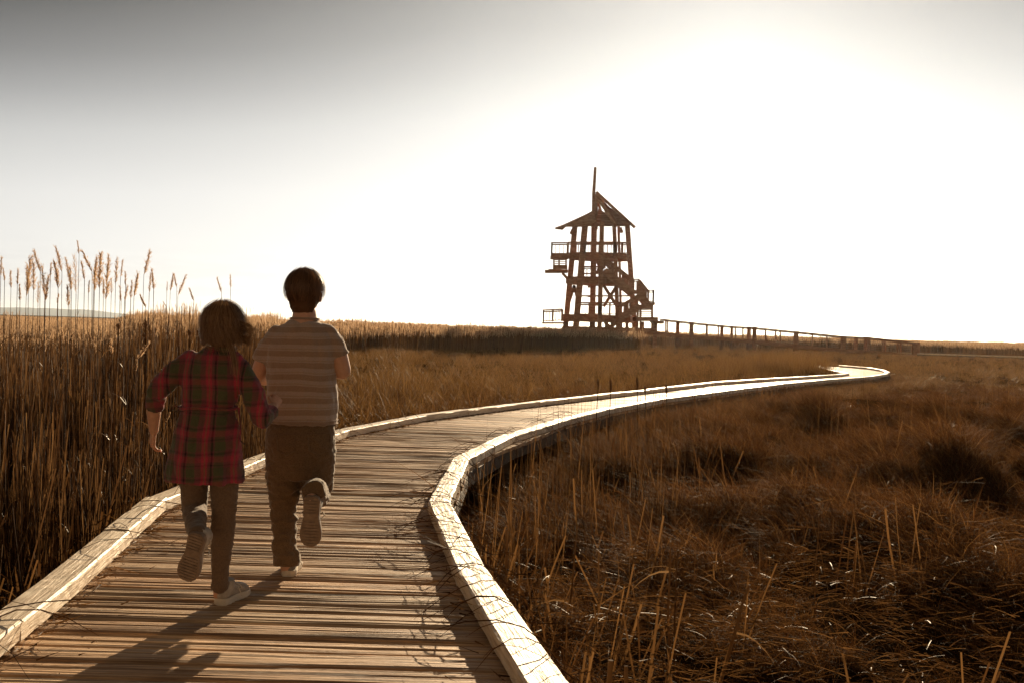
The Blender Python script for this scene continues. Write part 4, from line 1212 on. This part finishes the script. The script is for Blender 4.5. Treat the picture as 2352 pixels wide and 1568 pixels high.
def hair_strands(mb, c, rx, ry, rz, n, phi_end, extra, width, wind, start=.02, lift=.0, front=.35, wave=.006, down=None):
    for i in range(n):
        az_ = U(0, 2 * pi); fy = sin(az_)   # fy>0 = face side
        pe = phi_end * (1 if fy < front else .55) * U(.8, 1.05) * (.74 if extra == 0 and abs(cos(az_)) > .8 else 1); p0 = U(start, pe * .75)
        k = 1 + abs(random.gauss(0, lift)); sw = U(-.5, .5) * .5
        pts = []
        for j in range(7):
            ph = p0 + (pe - p0) * min(1, U(.45, .75) + 0) * j / 6 if extra == 0 else p0 + (pe - p0) * j / 6
            a = az_ + sw * j / 6
            kk = k + .012 * j / 6
            pts.append(c + V3((rx * sin(ph) * cos(a) * kk, ry * sin(ph) * sin(a) * kk, rz * cos(ph) * kk)))
        if extra:
            d = (pts[-1] - pts[-2]).normalized(); p = pts[-1]; e = extra * U(.5, 1.2)
            for j in range(4):
                d = (d + V3(wind) * .35 + V3((U(-.1, .1), U(-.1, .1), -.25)) + (V3(down) * .2 if down else V3())).normalized()
                p = p + d * e / 4; pts.append(p)
        vs = []; fs = []; m = len(pts)
        for j, p in enumerate(pts):
            rdl = (p - c).normalized(); t = (pts[min(j + 1, m - 1)] - pts[max(j - 1, 0)]).normalized()
            sd_ = t.cross(rdl); sd_ = sd_.normalized() if sd_.length > 1e-4 else V3((1, 0, 0))
            w = width * (1 - (j / (m - 1)) ** 2 * .9) * .5
            vs += [p - sd_ * w, p + sd_ * w]
        for j in range(m - 1): fs.append((2 * j, 2 * j + 1, 2 * j + 3, 2 * j + 2))
        mb.add(vs, fs)

def lock(mb, pts, n, spread, width, tip=.3):
    """bundle of strands following pts"""
    for i in range(n):
        o = V3((random.gauss(0, 1), random.gauss(0, 1), random.gauss(0, 1))) * spread
        m = len(pts); vs = []; fs = []
        o2 = V3((random.gauss(0, 1), random.gauss(0, 1), random.gauss(0, 1))) * spread * 1.2
        cut = U(.6, 1)
        q = [V3(p) + o * (1 - tip * 0) + o2 * (j / (m - 1)) ** 2 for j, p in enumerate(pts)]
        q = [q[0].lerp(q[0], 0)] + q[1:]
        for j in range(m):
            t = j / (m - 1) * cut * (m - 1); a = int(t); f = t - a
            p = q[a].lerp(q[min(a + 1, m - 1)], f)
            w = width * (1 - .8 * j / (m - 1)) * .5; sd_ = V3((U(.6, 1), 0, U(-.3, .3)))
            vs += [p - sd_ * w, p + sd_ * w]
        for j in range(m - 1): fs.append((2 * j, 2 * j + 1, 2 * j + 3, 2 * j + 2))
        mb.add(vs, fs)

def build_boy():
    D = 4.50
    j = lambda u, v, dy=0: ony(u, v, D + dy)
    X = V3((1, 0, 0)); Y = V3((0, 1, 0))
    foot = onz(660, 1325, 0)
    root = empty('person', foot, 'boy with short brown hair in striped T-shirt and jeans, running away with one sole raised', 'person', None)
    hc = j(700, 676, .01)
    b = MB(); head(b, hc, .96)
    b.limb([j(700, 718, .0), j(699, 750, -.01)], [.053, .062])
    R3 = lambda u, v, hw, d, dy=0: (j(u, v, dy), X * hw, Y * d)
    b.rings([R3(699, 742, .05, .045), R3(698, 760, .125, .07), R3(694, 800, .142, .088), R3(692, 860, .140, .092), R3(692, 920, .142, .10), R3(692, 985, .145, .105), R3(690, 1040, .13, .10), R3(690, 1070, .10, .08)], n=30)
    # arms
    b.limb([j(760, 776), j(777, 815, .01), j(786, 850, .03)], [.042, .042, .040])
    b.limb([j(787, 850, .03), j(777, 852, .12), j(762, 850, .23)], [.038, .036, .024])
    hand(b, j(760, 848, .25), (-.2, 1, .25), (-.9, .1, -.2), 1, rad(70), 1, .82)
    b.limb([j(634, 784), j(606, 824, .01), j(594, 858, .03)], [.036, .038, .036])
    b.limb([j(593, 858, .03), j(606, 868, .12), j(626, 872, .21)], [.036, .034, .024])
    hand(b, j(630, 872, .23), (.3, 1, .1), (.9, -.2, -.2), 1, rad(70), -1, .82)
    # legs
    PL_ = [j(654, 1040), j(653, 1110, .01), j(653, 1165, .02), j(655, 1225, 0), j(658, 1285, .02), j(659, 1310, .03)]
    b.limb(PL_, [.068, .058, .042, .038, .030, .028])
    LL = [j(726, 1040), j(727, 1095, .06), j(726, 1135, .11), j(722, 1142, -.06), j(716, 1138, -.25), j(715, 1146, -.31)]
    b.limb(LL, [.068, .056, .044, .038, .030, .028])
    me = remeshed(b, 'body', .0048, 3); link('body', me, root, M_skin)
    face(root, hc, .96)
    # jeans
    t = MB()
    t.rings([R3(692, 962, .150, .108), R3(691, 985, .156, .118, -.01), R3(690, 1015, .158, .122, -.01), R3(690, 1045, .154, .112, -.005), R3(690, 1075, .142, .095), R3(690, 1100, .120, .07)], n=34)
    t.limb([j(650, 1035), j(651, 1110, .01), j(650, 1165, .02), j(653, 1225, 0)], [.084, .078, .063, .056])
    t.rings([(j(653, 1225, 0), X * .053, Y * .056), (j(656, 1262, 0), X * .058, Y * .064), (j(661, 1286, .01), X * .066, Y * .074), (j(661, 1297, .01), X * .064, Y * .072)], n=22)
    t.limb([j(730, 1035), j(729, 1092, .03), j(728, 1135, .09)], [.084, .078, .066])
    t.limb([j(728, 1135, .11), j(727, 1136, -.04), j(727, 1128, -.17)], [.064, .058, .056])
    t.tube([j(726, 1130, -.13), j(723, 1127, -.23), j(720, 1128, -.31)], [.056, .057, .050], n=20)
    me = remeshed(t, 'jeans', .006, 16)
    zc = j(690, 1150).z
    crumple(me, .013, 10, 3, (1, 1, 1.9), lambda p: .35 + .65 * max(0, min(1, (j(690, 1060).z - p[2]) / .15)))
    crumple(me, .004, 26, 9, (1, 1, 1.6))
    jo = link('jeans', me, root, M_jeans)
    # pockets and belt loops as seams standing proud
    for u in (655, 728):
        pm = MB(); p = [j(u - 22, 998, -.14), j(u + 22, 998, -.14), j(u + 21, 1036, -.14), j(u, 1046, -.14), j(u - 21, 1036, -.14)]
        # lay seams on the jeans surface
        from mathutils.bvhtree import BVHTree
        bv = BVHTree.FromPolygons([v.co.copy() for v in me.vertices], [tuple(q.vertices) for q in me.polygons])
        pts = []
        for a_, c_ in zip(p, p[1:] + p[:1]):
            for q in range(6):
                s_ = a_.lerp(c_, q / 6); h = bv.ray_cast(s_ - Y * .3, Y)
                pts.append((h[0] if h[0] else s_) - Y * .001)
        pm.tube(pts + [pts[0]], .0022, n=5); pm.build('pocket_seam', M_jeans, root)
    # shirt
    s = MB()
    s.rings([R3(700, 733, .060, .056, -.005), R3(699, 740, .085, .064, -.01), R3(698, 750, .108, .078, -.01), R3(697, 766, .136, .092, -.01), R3(694, 800, .156, .106, -.01), R3(691, 850, .158, .112, -.005), R3(693, 900, .162, .118), R3(694, 945, .161, .121), R3(694, 969, .159, .121), R3(694, 974, .156, .119)], n=40)
    s.limb([j(750, 768), j(768, 792, .0)], [.050, .052]); s.tube([j(765, 785), j(779, 819, .015)], [.052, .053], n=22)
    s.limb([j(640, 770), j(619, 796, .0)], [.050, .052]); s.tube([j(621, 790), j(604, 830, .015)], [.052, .053], n=22)
    me = remeshed(s, 'shirt', .0058, 10)
    crumple(me, .011, 6.5, 1, (1.5, 1, .7)); crumple(me, .004, 20, 5)
    so_ = link('t_shirt', me, root, M_stripe)
    hm = MB()
    for v_, hw, d_ in ((969, .161, .1235), (961, .1612, .1235)):
        c_ = j(694, v_)
        hm.tube([c_ + X * hw * cos(a) + Y * d_ * sin(a) for a in [i * 2 * pi / 48 for i in range(49)]], .0022, n=5)
    c_ = j(700, 734, -.005); hm.tube([c_ + X * .061 * cos(a) + Y * .058 * sin(a) + V3((0, 0, .004 - .012 * max(0, sin(a)))) for a in [i * 2 * pi / 36 for i in range(37)]], .0055, n=7)
    hm.build('hem', M_stripe, so_, True)
    # hair
    h = MB(); h.ball(hc + V3((0, -.012, .022)), (.079, .094, .086), 26)
    h.rings([(hc + V3((0, -.034, -.088)), X * .046, Y * .034), (hc + V3((0, -.032, -.066)), X * .055, Y * .046), (hc + V3((0, -.026, -.035)), X * .068, Y * .064), (hc + V3((0, -.018, .01)), X * .078, Y * .082)], n=24)
    me = remeshed(h, 'hair_cap', .006, 4)
    crumple(me, .006, 30, 2)
    hs_ = MB(); hs_.add([v.co.copy() for v in me.vertices], [tuple(p.vertices) for p in me.polygons])
    hair_strands(hs_, hc + V3((0, -.012, .020)), .083, .098, .092, 5600, 2.45, 0, .0032, (0, -.05, -.1), lift=.03, front=.5)
    hair_strands(hs_, hc + V3((0, -.012, .020)), .088, .103, .097, 500, 2.0, .014, .0016, (.2, -.1, .6), lift=.05, front=.5)
    # tuft on the crown
    lock(hs_, [j(676, 634), j(678, 626), j(684, 623), j(692, 625)], 26, .0025, .0022)
    o = hs_.build('hair', M_hairB, root, True)
    # shoes
    shoe(root, j(662, 1322, .0), (-.10, 1, .0), (0, 0, 1), .225, .088, (M_shoeB, M_lace), 'yes')
    hp = j(716, 1138, -.335)
    shoe(root, hp, (j(712, 1254, -.30) - hp), (0, 1, .1), .222, .092, (M_shoeB, M_sole), 'yes')
build_boy()

def build_girl():
    global lace_side
    D = 4.02
    j = lambda u, v, dy=0: ony(u, v, D + dy)
    X = V3((1, 0, 0)); Y = V3((0, 1, 0))
    foot = onz(512, 1391, 0)
    root = empty('person', foot, 'girl in red and green plaid dress and leggings, hair blowing, running beside the boy', 'person', None)
    hc = j(512, 753, .01)
    b = MB(); head(b, hc, .90)
    b.limb([j(510, 785, 0), j(508, 812, -.01)], [.038, .045])
    R3 = lambda u, v, hw, d, dy=0: (j(u, v, dy), X * hw, Y * d)
    b.rings([R3(507, 802, .045, .04), R3(495, 822, .105, .06), R3(490, 860, .112, .075), R3(480, 930, .086, .062), R3(476, 990, .115, .09), R3(480, 1055, .12, .095), R3(480, 1085, .09, .07)], n=28)
    b.limb([j(432, 832), j(392, 868, -.03), j(357, 905, -.03)], [.038, .034, .030])
    b.limb([j(357, 905, -.03), j(353, 945, .03), j(353, 988, .07)], [.030, .029, .019])
    hand(b, j(352, 990, .072), (-.15, .25, -1), (.75, .55, .1), 1, rad(26), -1, .80)
    b.limb([j(551, 845), j(583, 905, -.02), j(602, 962, -.03)], [.038, .034, .031])
    b.limb([j(602, 962, -.03), j(616, 948, .06), j(628, 934, .14)], [.031, .029, .020])
    hand(b, j(629, 932, .15), (.1, .5, .45), (-.7, .6, -.3), 1, rad(72), 1, .76)
    GP = [j(512, 1055), j(514, 1112), j(513, 1180, .01), j(510, 1230, 0), j(505, 1312, .0), j(506, 1365, .02)]
    b.limb(GP, [.062, .054, .045, .044, .030, .028])
    GL = [j(447, 1055), j(447, 1112, .03), j(448, 1168, .07), j(450, 1192, -.06), j(452, 1218, -.22), j(451, 1232, -.28)]
    b.limb(GL, [.060, .050, .042, .036, .027, .025])
    me = remeshed(b, 'body', .0044, 3); link('body', me, root, M_skin)
    face(root, hc, .90)
    t = MB()
    t.rings([R3(480, 1000, .118, .095), R3(480, 1055, .128, .105), R3(480, 1085, .10, .085)], n=28)
    t.limb([j(513, 1055), j(515, 1112), j(514, 1180, .01), j(511, 1230, 0), j(506, 1305, 0), j(505, 1345, 0)], [.068, .0585, .050, .0485, .036, .0345])
    t.limb([j(447, 1055), j(446, 1112, .03), j(447, 1168, .07)], [.068, .0585, .052]); t.limb([j(447, 1168, .07), j(449, 1192, -.06), j(451, 1214, -.19), j(452, 1224, -.27)], [.052, .045, .038, .034])
    t.tube([j(506, 1338, 0), j(506, 1350, 0)], [.038, .036], n=18)
    me = remeshed(t, 'leggings', .0055, 5); crumple(me, .0045, 14, 4, (1, 1, 2.6)); crumple(me, .002, 40, 4)
    link('leggings', me, root, M_legging)
    # dress
    s = MB()
    s.rings([R3(508, 797, .052, .046), R3(505, 803, .070, .055, -.005), R3(498, 813, .104, .066, -.01), R3(493, 828, .122, .078, -.01), R3(490, 855, .127, .088, -.01), R3(487, 890, .124, .09), R3(480, 922, .114, .086), R3(478, 935, .106, .082), R3(477, 948, .115, .090),
             R3(476, 985, .134, .108), R3(474, 1030, .147, .124), R3(473, 1075, .155, .136), R3(473, 1100, .158, .142), R3(473, 1104, .156, .14)], n=44)
    s.limb([j(436, 828), j(398, 858, -.02), j(360, 900, -.03)], [.047, .048, .044]); s.tube([j(362, 898, -.03), j(352, 935, .01)], [.043, .037], n=20)
    s.limb([j(548, 842), j(578, 895, -.02), j(600, 960, -.03)], [.046, .048, .044]); s.tube([j(600, 962, -.03), j(623, 945, .10)], [.043, .037], n=20)
    me = remeshed(s, 'dress', .0056, 5)
    zw = j(478, 935).z
    crumple(me, .013, 8, 6, (1.7, 1.0, .45), lambda p: 1.0 if p[2] < zw else .6); crumple(me, .004, 19, 2, (1, 1, 1))
    do = link('plaid_dress', me, root, M_plaid)
    # sash and collar
    bm_ = MB(); c_ = j(478, 935)
    bm_.tube([c_ + X * .112 * cos(a) + Y * .088 * sin(a) + V3((0, 0, .004 * sin(3 * a))) for a in [i * 2 * pi / 44 for i in range(45)]], .0065, n=7)
    bm_.tube([j(548, 936, -.02), j(553, 975, -.04), j(551, 1010, -.05), j(562, 1020, -.05)], .004, n=6)
    bm_.tube([j(411, 936, -.03), j(402, 930, -.05), j(396, 936, -.06), j(404, 944, -.06), j(414, 938, -.04)], .0035, n=6)
    bm_.build('sash', M_plaid, do, True)
    cm = MB(); c_ = j(508, 799, -.004)
    cm.tube([c_ + X * .054 * cos(a) + Y * .050 * sin(a) for a in [i * 2 * pi / 32 for i in range(33)]], .008, n=8, flat=1.4); cm.build('collar', M_plaid, do, True)
    # hair
    h = MB(); h.ball(hc + V3((0, -.010, .018)), (.074, .088, .080), 26)
    h.rings([R3(508, 797, .040, .030, -.035), R3(509, 785, .056, .042, -.03), R3(511, 770, .068, .058, -.022), R3(512, 745, .074, .078, -.015)], n=24)
    h.limb([j(524, 780, -.07), j(536, 812, -.10), j(541, 840, -.11)], [.017, .011, .006])
    me = remeshed(h, 'hair_cap', .006, 4); crumple(me, .006, 26, 8, (1, 1, .4))
    hs_ = MB(); hs_.add([v.co.copy() for v in me.vertices], [tuple(p.vertices) for p in me.polygons])
    hair_strands(hs_, hc + V3((0, -.010, .016)), .077, .091, .082, 4200, 1.75, .075, .0030, (.10, -.02, -.2), lift=.02, front=.45)
    hair_strands(hs_, hc + V3((0, -.010, .016)), .083, .097, .089, 900, 1.75, .10, .0020, (.6, -.02, .1), lift=.07, front=.45)
    lock(hs_, [j(520, 770, -.07), j(530, 795, -.10), j(538, 825, -.115), j(543, 870, -.12)], 110, .0055, .0026)
    for k in range(22):
        v0 = U(730, 782); e = U(-16, 14)
        lock(hs_, [j(542, v0, -.03), j(558, v0 + 8, -.04), j(574, v0 + 12 + e * .4, -.05), j(594 - U(0, 16), 762 + e, -.05)], 26, .0038, .0026)
    for k in range(14):
        lock(hs_, [j(474, U(740, 765), -.02), j(470, 778, -.03), j(474 - U(0, 14), 800, -.03)], 20, .004, .0022)
    hs_.build('hair', M_hairG, root, True)
    lace_side = 1
    shoe(root, j(503, 1388, -.01), (.26, 1, 0), (0, 0, 1), .205, .084, (M_shoeG, M_lace), 'yes')
    hp = j(454, 1224, -.31); lace_side = -1
    shoe(root, hp, (j(427, 1329, -.27) - hp), (.1, 1, .15), .200, .086, (M_shoeG, M_sole), 'loop')
build_girl()


# ------------------------------------------------------------------ light
sd = ray(1700, 140)
el = math.asin(sd.z); az = math.atan2(sd.x, sd.y)
sl = bpy.data.lights.new('sun', 'SUN'); sl.energy = 5.0; sl.angle = rad(.53); sl.color = (1, .76, .48)
so = bpy.data.objects.new('sun', sl); col.objects.link(so)
so.rotation_euler = (-sd).to_track_quat('-Z', 'Y').to_euler(); so.location = (8, 30, 12)
w = bpy.data.worlds.new('World'); scene.world = w; w.use_nodes = True
nt = w.node_tree; nt.nodes.clear()
wo = N(nt, 'ShaderNodeOutputWorld'); bg = N(nt, 'ShaderNodeBackground'); nt.links.new(bg.outputs[0], wo.inputs[0])
sky = N(nt, 'ShaderNodeTexSky'); sky.sky_type = 'NISHITA'; sky.sun_disc = False; sky.sun_elevation = el; sky.sun_rotation = az
sky.air_density = 1.0; sky.dust_density = 4.0; sky.ozone_density = 1.0
hs = N(nt, 'ShaderNodeHueSaturation'); hs.inputs['Saturation'].default_value = .12; hs.inputs['Value'].default_value = .015
nt.links.new(sky.outputs[0], hs.inputs['Color'])
tc = N(nt, 'ShaderNodeTexCoord'); sx = N(nt, 'ShaderNodeSeparateXYZ'); nt.links.new(tc.outputs['Generated'], sx.inputs[0])
dp = N(nt, 'ShaderNodeVectorMath', operation='DOT_PRODUCT'); nt.links.new(tc.outputs['Generated'], dp.inputs[0]); dp.inputs[1].default_value = sd
ac = N(nt, 'ShaderNodeMath', operation='ARCCOSINE'); nt.links.new(dp.outputs['Value'], ac.inputs[0])
kz = N(nt, 'ShaderNodeMapRange'); kz.inputs['From Min'].default_value = rad(14); kz.inputs['From Max'].default_value = rad(40)
kz.inputs['To Min'].default_value = 1.0; kz.inputs['To Max'].default_value = 1.27; nt.links.new(ac.outputs[0], kz.inputs['Value'])
ez = N(nt, 'ShaderNodeMath', operation='MULTIPLY'); nt.links.new(sx.outputs['Z'], ez.inputs[0]); nt.links.new(kz.outputs[0], ez.inputs[1])
er = ramp(nt, ez.outputs[0], [(0.0, (.90, .89, .86)), (.07, (.84, .838, .82)), (.14, (.76, .758, .745)), (.206, (.55, .552, .547)), (.25, (.33, .333, .334)), (.288, (.18, .182, .184)), (.34, (.05, .05, .051)), (1, (.05, .042, .032))])
e1 = N(nt, 'ShaderNodeMath', operation='MULTIPLY'); nt.links.new(ac.outputs[0], e1.inputs[0]); e1.inputs[1].default_value = -1 / rad(22)
e2 = N(nt, 'ShaderNodeMath', operation='EXPONENT'); nt.links.new(e1.outputs[0], e2.inputs[0])
gl = mix(nt, (0, 0, 0), (.44, .44, .44), e2.outputs[0])
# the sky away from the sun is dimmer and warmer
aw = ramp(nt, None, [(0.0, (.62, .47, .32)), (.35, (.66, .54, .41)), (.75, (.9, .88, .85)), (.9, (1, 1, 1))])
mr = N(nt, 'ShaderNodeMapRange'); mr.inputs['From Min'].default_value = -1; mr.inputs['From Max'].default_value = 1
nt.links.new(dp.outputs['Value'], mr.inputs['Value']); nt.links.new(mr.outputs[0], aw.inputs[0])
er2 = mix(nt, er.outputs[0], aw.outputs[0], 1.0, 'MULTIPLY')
# warm fill glow added to the unseen low sky opposite the sun, lifts the backs
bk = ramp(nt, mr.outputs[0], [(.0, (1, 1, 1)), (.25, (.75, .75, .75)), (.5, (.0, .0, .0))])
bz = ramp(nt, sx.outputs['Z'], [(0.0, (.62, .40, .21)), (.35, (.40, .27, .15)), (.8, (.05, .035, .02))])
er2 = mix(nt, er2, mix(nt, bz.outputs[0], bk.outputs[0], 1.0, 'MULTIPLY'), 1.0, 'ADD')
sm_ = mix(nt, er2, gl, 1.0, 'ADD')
# faint thin cloud streaks low over the horizon
cn = noise_tex(nt, mapping(nt, tc.outputs['Generated'], (7, 7, 75)), 1.6, 6, .6)
cl = ramp(nt, cn.outputs[0], [(.42, (1, 1, 1)), (.56, (.90, .90, .91)), (.7, (.98, .98, .98))])
lowm = ramp(nt, sx.outputs['Z'], [(0.004, (0, 0, 0)), (.015, (1, 1, 1)), (.045, (.7, .7, .7)), (.075, (0, 0, 0))])
sm_ = mix(nt, sm_, mix(nt, (1, 1, 1), cl.outputs[0], lowm.outputs[0]), 1.0, 'MULTIPLY')
sc_ = N(nt, 'ShaderNodeVectorMath', operation='SCALE'); nt.links.new(sm_, sc_.inputs[0]); sc_.inputs['Scale'].default_value = 5.0
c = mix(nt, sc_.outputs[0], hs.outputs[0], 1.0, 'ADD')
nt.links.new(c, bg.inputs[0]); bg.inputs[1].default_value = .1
print('sun el', math.degrees(el), 'az', math.degrees(az))

HAZE = True
if HAZE:
    mb = MB(); x0, x1, y0, y1, z0, z1 = -9500, 9500, -9500, 16500, -2.2, 130
    mb.add([(x0, y0, z0), (x1, y0, z0), (x1, y1, z0), (x0, y1, z0), (x0, y0, z1), (x1, y0, z1), (x1, y1, z1), (x0, y1, z1)],
           [(3, 2, 1, 0), (4, 5, 6, 7), (0, 1, 5, 4), (1, 2, 6, 5), (2, 3, 7, 6), (3, 0, 4, 7)])
    hm_, nt2, out2 = newmat('haze'); pv = N(nt2, 'ShaderNodeVolumePrincipled')
    pv.inputs['Color'].default_value = (.82, .92, 1, 1); pv.inputs['Density'].default_value = .00006; pv.inputs['Anisotropy'].default_value = .7
    nt2.links.new(pv.outputs[0], out2.inputs['Volume'])
    hz_ = mb.build('haze', hm_); hz_['kind'] = 'stuff'; tag(hz_, 'thin golden haze over the marsh', None)
scene.view_settings.view_transform = 'Standard'; scene.view_settings.look = 'None'
scene.view_settings.gamma = 1; scene.view_settings.exposure = 0.9
scene.render.engine = 'CYCLES'
cy = scene.cycles
cy.use_denoising = True
try: cy.denoiser = 'OPENIMAGEDENOISE'
except Exception: pass
cy.max_bounces = 6; cy.diffuse_bounces = 3; cy.glossy_bounces = 2; cy.transmission_bounces = 3; cy.transparent_max_bounces = 6
cy.sample_clamp_indirect = 6
